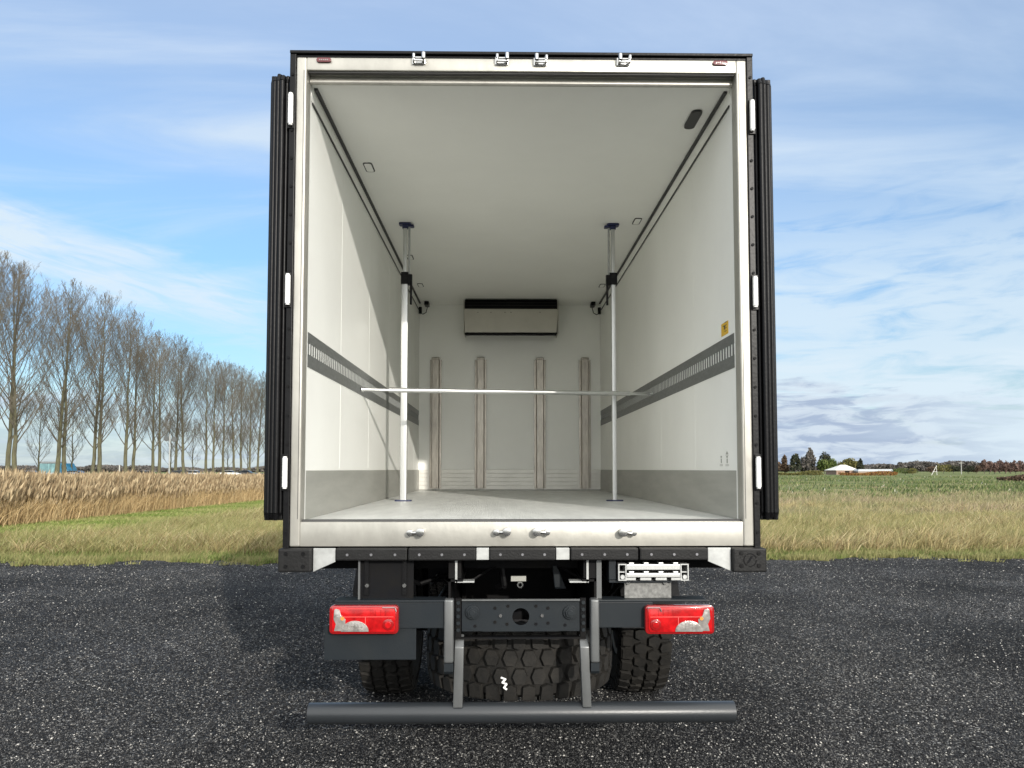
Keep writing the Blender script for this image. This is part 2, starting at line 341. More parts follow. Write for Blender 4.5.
# loose chippings
def stones():
    n = 330000
    y = 4.6+(rng.random(n)**1.7)*11.3; x = (rng.random(n)-.5)*2*(.74*y)+.0*y
    pf = .5+.25*np.sin(x*1.1+2*np.sin(y*.6))+.25*np.sin(y*1.7+x*.5+np.sin(x*1.9)); kk = rng.random(n) < .35+.65*pf; x, y = x[kk], y[kk]; n = len(x)
    s = (.0032+.0064*rng.random(n)**2.4)*(1+.06*(y-4.6))
    oct_ = np.array([(1,0,0),(-1,0,0),(0,1,0),(0,-1,0),(0,0,1),(0,0,-.6)], float)
    tr = np.array([(0,2,4),(2,1,4),(1,3,4),(3,0,4),(2,0,5),(1,2,5),(3,1,5),(0,3,5)])
    jit = 1+.55*(rng.random((n, 6, 1))-.5)
    a = rng.random(n)*6.28; ca, sa = np.cos(a), np.sin(a)
    P = oct_[None]*jit*np.stack([s*1.3, s*.9, s*.75], 1)[:, None, :]
    tilt = (rng.random(n)-.5)*1.2; P[:, :, 2] += P[:, :, 0]*np.tan(tilt)[:, None]*.6
    Xr = P[:, :, 0]*ca[:, None]-P[:, :, 1]*sa[:, None]+x[:, None]; Yr = P[:, :, 0]*sa[:, None]+P[:, :, 1]*ca[:, None]+y[:, None]
    Zr = P[:, :, 2]+(.041+gz(x, y)+s*.15)[:, None]
    V = np.stack([Xr, Yr, Zr], 2).reshape(-1, 3); T = (tr[None]+(np.arange(n)*6)[:, None, None]).reshape(-1, 3)
    mt = island_mat('loose_chippings', [(0,(.007,.0072,.0078)), (.38,(.021,.0212,.022)), (.66,(.046,.046,.046)), (.86,(.098,.096,.092)), (.965,(.22,.215,.20)), (1,(.52,.50,.46))], .75)
    tag(npmesh('gravel_chippings', V, tris=T, mats=[mt]), 'loose dark and pale stone chippings strewn over the gravel yard', 'gravel', kind='stuff')
stones()

# ------------------------------------------------------------------ grasses and reeds
def blades(name, x, y, h, wd, lean, mats, plume=0., z0=0., wind=(.25,.05), dirs=None):
    n = len(x); a = rng.random(n)*6.28; ca, sa = np.cos(a), np.sin(a)
    la = rng.random(n)*6.28 if dirs is None else dirs; lm = lean*rng.random(n)*h
    dx = np.cos(la)*lm+wind[0]*h*lean; dy = np.sin(la)*lm+wind[1]*h*lean
    wx, wy = ca*wd, sa*wd
    z = np.full(n, z0)
    def pt(fx, fz, wf, sgn): return np.stack([x+dx*fx+wx*wf*sgn, y+dy*fx+wy*wf*sgn, z+h*fz], 1)
    rows = [pt(0,0,1,-1), pt(0,0,1,1), pt(.3,.55,.8,1), pt(.3,.55,.8,-1), pt(1,.97,.12,0)]
    V = np.stack(rows, 1); k = 5
    q = np.array([[0,1,2,3]]); t = np.array([[3,2,4]])
    if plume:
        pr = plume*(.7+.6*rng.random(n))
        e = [pt(.8,.80,0,0), np.stack([x+dx*.95+wx*4.5, y+dy*.95+wy*4.5, z+h*.93], 1), np.stack([x+dx*1.25, y+dy*1.25, z+h*1.06], 1), np.stack([x+dx*.95-wx*4.2, y+dy*.95-wy*4.2, z+h*.94], 1)]
        V = np.concatenate([V, np.stack(e, 1)], 1); k = 9
    off = (np.arange(n)*k)[:, None]
    Qd = q+off; mi = [np.zeros(n)]
    if plume: Qd = np.concatenate([Qd, np.array([[5,6,7,8]])+off]); mi.append(np.ones(n))
    T = t+off; mi.append(np.zeros(n))
    return npmesh(name, V.reshape(-1, 3), quads=Qd, tris=T, mats=mats, mi=np.concatenate(mi))
def field_pts(n, y0, y1, xa, xb, p=1., skip=True):
    y = y0+(y1-y0)*rng.random(n)**p; fa, fb = (xa(y), xb(y)); x = fa+(fb-fa)*rng.random(n)
    if skip:
        s = x/y; k = (s < -.20) | (s > .27); x, y = x[k], y[k]
    return x, y
G_DRY = [(0,(.11,.075,.035)), (.18,(.24,.18,.085)), (.4,(.42,.34,.17)), (.6,(.34,.31,.13)), (.8,(.17,.20,.06)), (1,(.62,.53,.32))]
G_GREEN = [(0,(.085,.125,.03)), (.4,(.15,.20,.05)), (.65,(.21,.24,.075)), (.85,(.33,.30,.13)), (1,(.22,.17,.09))]
m_dry = island_mat('dry_grass_blades', G_DRY, .8, .25, patch=(.30, (.22,.24,.08), .5))
m_straw = island_mat('straw_blades', [(0,(.16,.11,.055)), (.3,(.40,.31,.16)), (.6,(.50,.41,.22)), (.85,(.36,.32,.14)), (1,(.64,.54,.34))], .8, .25, patch=(.5, (.30,.28,.10), .45))
m_green = island_mat('green_grass_blades', G_GREEN, .75, .3, patch=(.8,(.30,.27,.12),.7))
m_mown = island_mat('mown_grass_blades', [(0,(.10,.16,.03)), (.5,(.17,.24,.05)), (.85,(.25,.29,.08)), (1,(.42,.38,.18))], .75, .3, patch=(.5,(.36,.34,.14),.6))
m_pale = island_mat('weathered_grass_blades', [(0,(.18,.135,.085)), (.35,(.30,.23,.145)), (.65,(.40,.32,.21)), (.85,(.20,.21,.08)), (1,(.5,.43,.30))], .85, .2, patch=(.22,(.18,.21,.075),.6))
ey = np.vectorize(edge_y)
# green weedy fringe on the gravel edge
x, y = field_pts(60000, 0, 1, lambda y: y*0-13, lambda y: y*0+14, 1, skip=False)
y = ey(x)-.30+1.5*y**1.3+.25*np.sin(x*2.3)*np.sin(x*.7+1); s = x/y; k = (s < -.2)|(s > .27); x, y = x[k], y[k]
tag(blades('grass', x, y, .05+.15*rng.random(len(x))**1.3+.10*np.clip(y-ey(x)-.4, 0, 1), .006+.006*rng.random(len(x)), .7, [m_green]), 'short green grass growing along the far edge of the gravel', 'grass', kind='stuff')
# stray weeds creeping into the gravel
nw = 260; wx_ = (rng.random(nw)*2-1)*12.5; wy_ = ey(wx_)-.10-.75*rng.random(nw)**2.5; nb = 26
k = (wx_/wy_ < -.2)|(wx_/wy_ > .27); wx_, wy_ = wx_[k], wy_[k]; a = rng.random((len(wx_), nb))*6.28; r0_ = rng.random((len(wx_), nb))*.10
tag(blades('weeds', (wx_[:, None]+np.cos(a)*r0_*1.6).ravel(), (wy_[:, None]+np.sin(a)*r0_).ravel(), .03+.09*rng.random(a.size), .006+.005*rng.random(a.size), 1.2, [m_green], z0=.03, dirs=a.ravel()), 'small stray weeds creeping from the verge into the gravel', 'weeds', kind='stuff')
# tall dry grass, left and right of the lorry
x, y = field_pts(130000, 16.6, 27, lambda y: np.maximum(-12.3-.02*y, -y*.75), lambda y: y*.75, 1.25)
x2, y2 = field_pts(70000, 27, 48, lambda y: -12.0+.02*y, lambda y: y*.75, 1.2)
k2 = x2 < 0; 
x = np.concatenate([x, x2[k2]]); y = np.concatenate([y, y2[k2]])
patch = .5+.5*np.sin(x*1.1+np.sin(y*.8)*2)*np.sin(y*1.3+x*.4)
k = y > ey(x)+.35+.5*patch*rng.random(len(x))
x, y, patch = x[k], y[k], patch[k]
h = (.16+.30*rng.random(len(x))+.18*patch)*np.clip((y-ey(x))/1.4, .35, 1)
k = ~((x < -10.4) & (y > 19.2)); x, y, h = x[k], y[k], h[k]
tag(blades('dry_grass', x, y, h, .006+.006*rng.random(len(x)), 1.25, [m_dry]), 'tall straw coloured verge grass behind the gravel yard', 'dry grass', kind='stuff')
x, y = field_pts(110000, 24, 95, lambda y: y*.2, lambda y: y*.75, 1.5)
patch = .5+.5*np.sin(x*.5+np.sin(y*.35)*2)*np.sin(y*.33+x*.2)
k = rng.random(len(x)) < np.clip(1.25-(y-24)/38, .0, 1)+np.clip(patch-.55, 0, 1)*.9
x, y, patch = x[k], y[k], patch[k]
h = (.10+.25*rng.random(len(x))+.32*patch*(rng.random(len(x)) > .5))*np.clip(1.3-(y-24)/50, .5, 1)
tag(blades('withered_weeds', x, y, h, .010+.010*rng.random(len(x)), .8, [m_pale]), 'pale brown withered weeds at the start of the right hand meadow', 'weeds', kind='stuff')
# bushy tussocks of straw in the verge
nc = 3000; cy_ = 16.9+rng.random(nc)**1.4*20; cx_ = (rng.random(nc)*2-1)*cy_*.74; sc_ = cx_/cy_
k = ((sc_ < -.2)|(sc_ > .27)) & (cy_ > ey(cx_)+.55) & ~((cx_ < -10.2) & (cy_ > 18.8)); cx_, cy_ = cx_[k], cy_[k]; nb = 46
big = .28+.34*rng.random(len(cx_))**1.5; big = big*np.where(cx_ > 0, 1.12, .85)
a = rng.random((len(cx_), nb))*6.28; rr0 = rng.random((len(cx_), nb))**.7*.17
x = (cx_[:, None]+np.cos(a)*rr0).ravel(); y = (cy_[:, None]+np.sin(a)*rr0).ravel(); h = (big[:, None]*(.55+.5*rng.random((len(cx_), nb)))).ravel()
tag(blades('straw_tussocks', x, y, h, .005+.006*rng.random(len(x)), 1.15, [m_straw], dirs=(a+rng.normal(size=a.shape)*.5).ravel()), 'bushy tussocks of long straw yellow grass in the verge behind the gravel', 'dry grass', kind='stuff')
# mown strip before the reeds
x, y = field_pts(100000, 17, 62, lambda y: -18.4+.075*y, lambda y: -9.9+.0*y, 1.3, skip=False)
k = x/y > -.74; x, y = x[k], y[k]
tag(blades('mown_grass', x, y, .05+.10*rng.random(len(x)), .012+.012*rng.random(len(x)), 1.2, [m_mown]), 'bright green mown strip in front of the reed bed', 'grass', kind='stuff')
# meadow tussocks on the right
x, y = field_pts(30000, 50, 190, lambda y: y*.2, lambda y: y*.78, 1.3)
patch = np.sin(x*.13+np.sin(y*.09)*2)*np.sin(y*.16+x*.05); k = (patch > .1) | (rng.random(len(x)) < .15); x, y, patch = x[k], y[k], patch[k]
tag(blades('meadow_tussocks', x, y, .12+.25*rng.random(len(x))+.2*np.clip(patch, 0, 1), .03+.05*rng.random(len(x)), .9, [island_mat('tussock_blades', [(0,(.045,.065,.028)), (.45,(.115,.155,.05)), (.8,(.17,.19,.075)), (.985,(.25,.22,.13)), (1,(.5,.5,.42))], .85, .2)]), 'tussocks scattered over the flat green meadow', 'tussocks', kind='stuff')
# reeds
def reed_edge(y): return -18.7+.088*y
n = 190000
y = 18+(rng.random(n)**1.9)*150; dep = rng.random(n)**1.6*14; x = reed_edge(y)-dep+.25*np.sin(y*1.1)+.35*rng.random(len(y))**3
k = x/y > -.80; x, y, dep = x[k], y[k], dep[k]
hh = np.clip(1.90-7.0*y/769, .95, 1.66)*(1.0-.42*rng.random(len(x))**2.2)*np.clip(.62+dep*.45+.1*rng.random(len(x)), .5, 1)*(1+.05*np.sin(y*.7+x)+.14*rng.random(len(x))**7)
m_reed = island_mat('reed_stems', [(0,(.30,.205,.095)), (.4,(.46,.33,.165)), (.75,(.60,.45,.24)), (1,(.38,.29,.15))], .75, .25)
m_plume = island_mat('reed_plumes', [(0,(.19,.135,.075)), (.5,(.34,.255,.15)), (1,(.50,.40,.25))], .9, .2)
tag(blades('reed_bed', x, y, hh, .0045+.005*rng.random(len(x)), .22, [m_reed, m_plume], plume=1), 'tall golden reeds with brown plumes below the bare poplars', 'reeds', kind='stuff')

n = 60000; y = 18+(rng.random(n)**1.9)*120; x = reed_edge(y)-.5+1.3*rng.random(n)-.9*rng.random(n); k = x/y > -.80; x, y = x[k], y[k]
tag(blades('reed_litter', x, y, (.20+.85*rng.random(len(x))**1.8)*np.clip(1-(y-40)/120, .4, 1), .006+.008*rng.random(len(x)), .9, [m_reed]), 'bent dead reed leaves along the foot of the reed bed', 'reeds', kind='stuff')

# ------------------------------------------------------------------ the lorry
TX, TY = .12, 4.28
T = empty('box_truck', (TX, TY, 0), 'white refrigerated box lorry with open rear doors folded back, seen from behind on the gravel', 'lorry')
ILH, OH = 1.240, 1.290           # inner and outer half width
ZF, ZC, ZT = 1.613, 4.15, 4.262  # floor, ceiling, roof top
LEN = 6.17
def q(px, py, Yw=TY):            # (x, z) in the lorry's own frame
    p = at(px, py, Yw); return (p.x-TX, p.z)
for s in (-1, 1):
    b = MB(); b.box(*sorted((s*ILH, s*OH)), .05, LEN+.07, 1.47, 4.24)
    for yy in ((1.08, 2.22, 3.36, 4.50, 5.62)): b.box(*sorted((s*(ILH-.0008), s*(ILH+.01))), yy, yy+.004, 1.9, 4.04)
    b.build('side_wall', M['wall'], T)
b = MB(); b.box(-ILH+.001, ILH-.001, LEN, LEN+.07, 1.48, 4.235)
for xx in (-.02, ): b.box(xx, xx+.006, LEN-.0015, LEN+.01, 1.9, 4.1)
b.build('front_wall', M['wall'], T)
b = MB(); b.box(-ILH+.002, ILH-.002, .09, LEN-.001, ZC, 4.232); b.build('ceiling', M['ceil'], T)
b = MB(); b.box(-OH-.002, OH+.002, .06, LEN+.072, 4.242, 4.262); b.build('roof', M['skin'], T)
b = MB(); b.box(-ILH+.002, ILH-.002, .085, LEN-.001, 1.49, ZF); b.build('cargo_floor', M['floor'], T)
# stainless rear frame
FH = 1.286; FI = 1.228
b = MB()
for s in (-1, 1):
    b = MB(); b.box(*sorted((s*FH, s*FI)), 0, .10, 1.473, 4.247); b.build('corner_post', M['frame'], T, bevel=.010, seg=3, smooth=True)
b = MB(); b.box(-FI-.001, FI+.001, .004, .10, 4.174, 4.247); b.build('header', M['frame'], T, bevel=.006, smooth=True)
b = MB(); b.box(-FI-.001, FI+.001, .004, .084, 1.474, 1.609)
b.build('sill', M['frame'], T, bevel=.006, smooth=True)
b = MB(); b.box(-FI, FI, .030, .086, 1.6095, 1.619); b.build('threshold_seal', M['frame_d'], T)
for s in (-1, 1):
    b = MB(); b.box(*sorted((s*(FI+.011), s*(FI+.004))), .10, .124, ZF+.002, 4.14); b.build('jamb_lining', M['wall'], T)
for s in (-1, 1):
    b = MB(); b.box(*sorted((s*(FI+.016), s*(FI+.013))), -.0015, .004, 1.625, 4.17); b.build('jamb_seal', M['frame_d'], T)
b = MB(); b.box(-FI+.006, FI-.006, .02, .050, 4.167, 4.1735); b.build('header_seal', M['frame_d'], T)
b = MB(); b.box(-FI-.01, FI+.01, .0995, .14, 4.1505, 4.20); b.build('header_back', M['ceil'], T)
b = MB(); b.cyl((-1.224, .076, 4.138), (1.224, .076, 4.138), .0145, n=16); b.build('curtain_tube', M['frame'], T, smooth=True)
# black roof edge and hinge strips
b = MB(); b.box(-1.322, 1.322, -.012, .10, 4.2645, 4.281); b.box(-1.29, 1.29, .006, .06, 4.2475, 4.2640)
b.build('roof_edge', M['black'], T, bevel=.003)
for s in (-1, 1):
    st = MB(); st.box(*sorted((s*1.288, s*1.322)), -.004, .13, 1.46, 4.264); so_ = st.build('hinge_strip', M['black'], T, bevel=.003)
    for i in range(17):
        z = 1.55+i*.162; bo = MB()
        bo.cyl((s*1.306, -.010, z), (s*1.306, .0, z), .0085, n=8); bo.build('bolt', M['dark'], so_)
# folded doors
def door(s):
    d = MB(); d.box(*sorted((s*1.352, s*1.425)), .055, 1.30, 1.625, 4.135); do = d.build('door', M['skin'], T, bevel=.006)
    for k, (xx, r, y0) in enumerate(((1.343, .012, .020), (1.362, .015, -.008), (1.386, .0135, -.002), (1.408, .0125, .004), (1.426, .009, .02))):
        g = MB(); pts = [(s*xx, y0+.01, 1.622+.012*((k+1) % 2)), (s*(xx), y0, 1.66), (s*xx, y0, 4.10), (s*(xx-.004), y0+.012, 4.143-.012*(k % 2))]
        g.tube(pts, r, 10); g.build('gasket', M['black'], do, smooth=True)
    e = MB(); e.box(*sorted((s*1.333, s*1.431)), .016, .056, 1.618, 4.142); e.build('door_edge', M['black'], do, bevel=.004)
    hin = (98, 127, 277, 305, 458, 487) if s < 0 else (102, 130, 278, 306, 458, 487)
    for i in range(3):
        z1 = q(500, hin[i*2])[1]; z0 = q(500, hin[i*2+1])[1]
        h = MB(); h.cyl((s*1.309, -.026, z0), (s*1.309, -.026, z1), .0145, n=14)
        h.cyl((s*1.309, -.026, z0-.008), (s*1.309, -.026, z0), .011, n=12); h.cyl((s*1.309, -.026, z1), (s*1.309, -.026, z1+.008), .011, n=12)
        ho = h.build('hinge', M['white'], do, smooth=True)
        l = MB(); l.box(*sorted((s*1.295, s*1.33)), -.014, -.005, z0-.02, z1+.02); l.build('hinge_leaf', M['black'], do, bevel=.002)
    if s > 0:
        pass
    return do
door(-1); door(1)
# marker lamps in the header
for px, py in ((324, 60.3), (720, 63.3)):
    x, z = q(px, py); b = MB(); n = 10; L, r = .030, .0125
    pl = [(x+L*math.copysign(1, math.cos(a))+r*math.cos(a), z+r*math.sin(a)) for a in [2*math.pi*(i+.5)/20 for i in range(20)]]
    b.prism(pl, -.008, .006); mo = b.build('marker_lamp', M['darkred'], T, bevel=.002, smooth=True)
    d = MB()
    for k in range(5): d.box(x-.026+k*.011, x-.020+k*.011, -.0095, -.0075, z-.0035, z+.003)
    d.build('lamp_dot', M['clearlamp'], mo)
# door catches: a short keeper with a pin, top and bottom
for px, py, sgn, top in ((419.5, 60.5, 1, 1), (502.5, 61, 1, 1), (541, 62, -1, 1), (624, 62, -1, 1), (416, 532.5, 1, 0), (502, 532, 1, 0), (541, 532, -1, 0), (627, 532.5, -1, 0)):
    x, z = q(px, py); c = MB()
    if top:
        c.box(x-.042, x+.034, -.004, .004, z-.022, z+.022)
        c.box(x-.034, x+.034, -.034, -.022, z-.018, z-.008); c.box(x-.036, x-.026, -.034, .0, z-.018, z+.014); c.box(x+.020, x+.032, -.034, .0, z-.018, z+.014)
        c.cyl((x+sgn*.026, -.034, z-.006), (x+sgn*.026, -.034, z+.029), .012, n=12)
        c.cyl((x-sgn*.030, -.030, z), (x-sgn*.030, -.030, z+.024), .009, n=12)
    else:
        c.cyl((x-.026, -.030, z), (x+.026, -.030, z), .0105, n=12)
        c.cyl((x+sgn*.026, -.048, z+.003), (x+sgn*.026, .004, z+.003), .023, n=16)
        c.cyl((x-sgn*.032, -.040, z), (x-sgn*.032, .004, z), .017, n=14)
    c.build('door_catch', M['chrome'], T, bevel=.002, smooth=True)
    if top:
        c = MB(); c.box(x-.026, x+.020, -.006, -.0045, z-.006, z+.014); c.build('catch_recess', M['frame_d'], T)

# ---- inside
zk = 1.893
for s in (-1, 1):
    b = MB(); b.box(*sorted((s*ILH, s*(ILH-.006))), .125, LEN-.002, ZF+.001, zk); b.build('kick_plate', M['kick'], T, bevel=.002)
    # slotted load securing rail let into the wall
    r = MB(); x0, x1 = s*(ILH+.002), s*(ILH-.0035); xa, xb = sorted((x0, x1)); y0, y1 = .10, LEN-.01
    za, zb, zc_, zd = 2.492, 2.566, 2.634, 2.694
    r.box(xa, xb, y0, y1, za, zb); r.box(xa, xb, y0, y1, zc_, zd)
    k = y0
    while k < y1-.06:
        r.box(xa, xb, k, k+.026, zb, zc_); k += .056
    ro = r.build('cargo_rail', M['rail'], T)

    # corner profile under the ceiling with two black joints
    c = MB(); c.prism([(s*ILH, 4.062), (s*(ILH-.004), 4.062), (s*(ILH-.014), 4.12), (s*(ILH-.014), ZC), (s*ILH, ZC)], .13, LEN-.12); co = c.build('corner_profile', M['ceil'], T)
    c = MB(); c.box(*sorted((s*(ILH-.013), s*(ILH-.034))), .17, LEN-.14, ZC-.014, ZC-.0005); c.box(*sorted((s*(ILH-.002), s*(ILH-.009))), .17, LEN-.14, 4.052, 4.063)
    c.build('black_joint', M['frame_d'], co)
# bottom plates and hat section columns on the front wall
b = MB()
for k in range(5):
    z0 = ZF+.012+k*.055; b.box(-ILH+.008, ILH-.008, LEN-.014, LEN-.001, z0, z0+.050)
b.box(-ILH+.008, ILH-.008, LEN-.009, LEN-.001, ZF+.002, zk); b.build('wall_base_plate', M['alukick'], T, bevel=.003)
b = MB(); b.box(-ILH+.008, ILH-.008, LEN-.045, LEN-.015, ZF+.0005, ZF+.018); b.build('floor_joint', M['kick'], T)
for px in (435.5, 480.5, 540, 585):
    x = at(px, 420, TY+LEN-.03).x-TX
    c = MB(); w1, w2, w3 = .080, .054, .042
    c.prism([(x-w1, LEN-.015), (x-w1, LEN-.021), (x-w2, LEN-.022), (x-w3, LEN-.06), (x+w3, LEN-.06), (x+w2, LEN-.022), (x+w1, LEN-.021), (x+w1, LEN-.015)], ZF+.03, 3.39, 'z')
    for k in range(22):
        for sx in (-1, 1): c.cyl((x+sx*.060, LEN-.026, 1.70+k*.078), (x+sx*.060, LEN-.019, 1.70+k*.078), .006, n=6)
    co = c.build('wall_column', M['steelcol'], T)
    c = MB(); c.box(x-.055, x+.055, LEN-.062, LEN-.02, 3.391, 3.42); c.build('column_cap', M['steelcol'], co, bevel=.01)

# cooling unit
e = MB(); YE = LEN-.38
xl, xr = at(464, 310, TY+YE).x-TX, at(558, 310, TY+YE).x-TX
def ze(py): return at(510, py, TY+YE).z
e.prism([(YE+.03, ZC-.002), (YE, ze(302)), (YE, ze(308.5)), (YE+.03, ze(334.6)), (LEN-.002, ze(334.6)+.10), (LEN-.002, ZC-.002)], xl+.01, xr-.01, 'x')
eo = e.build('cooling_unit', M['dark'], T, bevel=.004)
e = MB(); e.prism([(xl+.002, ze(309)), (xr-.002, ze(309)), (xr-.02, ze(332.5)), (xl+.012, ze(332.5))], YE-.012, YE+.03); e.build('drip_tray', M['tray'], eo, bevel=.006)
for xe in (xl, xr): e = MB(); e.box(xe-.005, xe+.005, YE-.006, LEN-.01, ze(333), ZC-.02); e.build('end_plate', M['tray'], eo)
for k in range(3): e = MB(); z = ze(299+k*3.1); e.box(xl+.02, xr-.02, YE-.012, YE-.004, z-.006, z+.003); e.build('grille_slat', M['black'], eo)
for k, px in enumerate((478, 491, 505, 511, 540)): e = MB(); p = at(px, 312.5, TY+YE); e.cyl((p.x-TX, YE-.016, p.z), (p.x-TX, YE-.010, p.z), .006, n=8); e.build('screw', M['dark'], eo)
e = MB(); e.box(xl+.02, xr-.02, YE-.008, YE+.03, ze(335.3), ze(333.6)); e.build('tray_lip', M['black'], eo)
# lamps let into the ceiling
def rr(cx, cy, hx, hy, r, n=5):
    out = []
    for sx, sy, a0 in ((1,1,0), (-1,1,90), (-1,-1,180), (1,-1,270)):
        for i in range(n+1):
            a = R_(a0+90*i/n); out.append((cx+sx*(hx-r)+r*math.cos(a), cy+sy*(hy-r)+r*math.sin(a)))
    return out
def on_ceil(px, py):
    d = CM @ Vector(((px-PPX)/F, -(py-PPY)/F, -1)); t = (ZC-CAM_H)/d.z; return d.x*t-TX, d.y*t-TY
for px, py in ((369, 167), (410, 257), (420.5, 285), (637, 221), (602, 285.5)):
    x, y = on_ceil(px, py); o = MB(); o.prism(rr(x, y, .034, .085, .02), ZC-.006, ZC+.002, 'z'); lo = o.build('ceiling_lamp', M['frame_d'], T)
    o = MB(); o.prism(rr(x, y, .026, .077, .016), ZC-.0068, ZC-.004, 'z'); o.build('lamp_cover', M['ceil'], lo)
x, y = on_ceil(693, 118.5); o = MB(); o.prism(rr(x, y, .034, .125, .03), ZC-.016, ZC+.002, 'z'); o.build('ceiling_sensor', M['frame_d'], T, bevel=.004)
for s in (-1, 1):      # cable ends at the front of the corner profiles
    o = MB(); yb = LEN-.16
    o.prism(rr(s*(ILH-.12), yb, .030, .09, .02), ZC-.05, ZC-.001, 'z'); oo = o.build('cable_box', M['black'], T, bevel=.006)
    o = MB(); o.cyl((s*(ILH-.028), yb+.02, 4.00), (s*(ILH-.028), yb+.02, 4.09), .022, n=12); o.tube([(s*(ILH-.12), yb+.08, ZC-.04), (s*(ILH-.10), yb+.09, 4.03), (s*(ILH-.06), yb+.06, 4.0), (s*(ILH-.03), yb+.02, 4.01)], .005, 6); o.build('cable', M['black'], oo, smooth=True)
# right wall: yellow label and printed pictograms
def on_right(px, py):
    d = CM @ Vector(((px-PPX)/F, -(py-PPY)/F, -1)); t = (TX+ILH)/d.x; return d.y*t-TY, d.z*t+CAM_H
yl = [on_right(721.5, 335.5), on_right(728.5, 333), on_right(728.5, 320), on_right(721.5, 322.5)]
o = MB(); ya, yb = yl[1][0], yl[0][0]; za, zb = yl[1][1], yl[2][1]; o.box(ILH-.0012, ILH+.001, ya, yb, za, zb); yo = o.build('yellow_label', M['yellow'], T)
o = MB()
for k in range(4): o.box(ILH-.0018, ILH-.001, ya+.03, ya+.03+(yb-ya)*(.3+.12*(k % 3)), za+.02+k*.018, za+.024+k*.018)
o.prism([(ya+.05, zb-.02), (ya+.09, zb-.02), (ya+.07, zb-.05)], ILH-.0018, ILH-.001, 'x'); o.build('printed_text', M['print'], yo)
def picto(pxa, pxb, fig):
    y0, y1 = on_right(pxb, 460)[0], on_right(pxa, 460)[0]; o = MB(); zt = on_right(pxb, 451)[1]; zb_ = on_right(pxb, 466)[1]; u = y1-y0; cx = (y0+y1)/2
    xx = (ILH-.0015, ILH+.001)
    H_ = zt-zb_
    for k in range(3): o.box(*xx, cx-u*.38, cx+u*.38, zb_+H_*.05*k, zb_+H_*.05*k+H_*.018)
    o.box(*xx, cx-u*.10, cx+u*.10, zb_+H_*.2, zb_+H_*.5)
    o.prism([(cx+u*.18*math.cos(a), zb_+H_*.62+H_*.07*math.sin(a)) for a in [i*.7 for i in range(9)]], *xx, 'x')
    if fig: o.prism([(cx-u*.3, zb_+H_*.78), (cx+u*.3, zb_+H_*.78), (cx, zb_+H_*1.0)], *xx, 'x'); o.box(*xx, cx-u*.35, cx+u*.35, zb_+H_*.70, zb_+H_*.72)
    o.build('pictogram', M['kick'], T)
picto(719.5, 723.3, 0); picto(725, 729.5, 1)

# ---- below the sill
zb0, zb1 = 1.402, 1.468
def X0(px, py=554): return q(px, py)[0]
for a, b_ in ((337, 408), (409, 476), (489.5, 555), (570, 637), (638.5, 706)):
    o = MB(); o.box(X0(a), X0(b_), -.045, .03, zb0, zb1); oo = o.build('rubber_buffer', M['buffer'], T, bevel=.008)
    n = 3
    for k in range(n): xx = X0(a)+(X0(b_)-X0(a))*(k+.5)/n; o = MB(); o.cyl((xx, -.050, 1.434), (xx, -.044, 1.434), .0075, n=8); o.build('bolt', M['rim'], oo)
for a, b_ in ((476.6, 489), (555.8, 569)):
    o = MB(); o.box(X0(a), X0(b_), -.030, .03, zb0+.002, zb1-.001); o.build('zinc_bracket', M['galv'], T, bevel=.002)
for s, a, b_ in ((-1, 281, 314), (1, 730, 763)):
    o = MB(); xa, xb = X0(a), X0(b_); o.box(xa, xb, -.062, .05, q(a, 571)[1], 1.468); oo = o.build('corner_buffer', M['buffer'], T, bevel=.010)
    for fx in (.24, .76):
        for fz in (1.374, 1.442): o = MB(); o.cyl((xa+(xb-xa)*fx, -.068, fz), (xa+(xb-xa)*fx, -.061, fz), .011, n=8); o.build('bolt', M['black'], oo)
    if s > 0:
        o = MB(); cx, cz = (xa+xb)/2, 1.405
        pr = [(cx+r*math.cos(a_), cz+r*math.sin(a_)) for r in (.036,) for a_ in [i*math.pi/12 for i in range(24)]]
        for i in range(24):
            if i % 8 == 0: continue
            a0, a1 = i*math.pi/12, (i+1)*math.pi/12
            o.prism([(cx+.032*math.cos(a0), cz+.032*math.sin(a0)), (cx+.037*math.cos(a0), cz+.037*math.sin(a0)), (cx+.037*math.cos(a1), cz+.037*math.sin(a1)), (cx+.032*math.cos(a1), cz+.032*math.sin(a1))], -.0645, -.060)
        o.prism([(cx-.02, cz-.018), (cx-.008, cz-.018), (cx+.016, cz+.02), (cx+.004, cz+.02)], -.0645, -.060)
        o.build('moulded_emblem', M['dark'], oo)
    pa, pb, pc = (314.5, 336.5, 571) if s < 0 else (729.5, 706.6, 571)
    o = MB(); x1, x2 = X0(pa), X0(pb); zl = q(500, 571)[1]
    o.prism([(x1, 1.468), (x2, 1.468), (x2, q(500, 561)[1]), (x1+(x2-x1)*.35, zl+.02), (x1, zl)], -.028, -.016); o.build('zinc_gusset', M['galv'], T, bevel=.002)
# underside
b = MB(); b.box(-1.27, 1.27, .06, LEN, 1.40, 1.47)
for k in range(12): b.box(-1.25, 1.25, .35+k*.5, .41+k*.5, 1.31, 1.401)
b.build('underframe', M['dark'], T)
for s in (-1, 1):
    b = MB(); x = s*.41; b.box(*sorted((x, x-s*.012)), .02, 8.9, 1.01, 1.29); b.box(*sorted((x, x-s*.08)), .02, 8.9, 1.01, 1.022); b.box(*sorted((x, x-s*.08)), .02, 8.9, 1.278, 1.29); b.box(*sorted((x, x-s*.07)), .03, LEN, 1.295, 1.40)
    b.build('frame_rail', M['dark'], T)
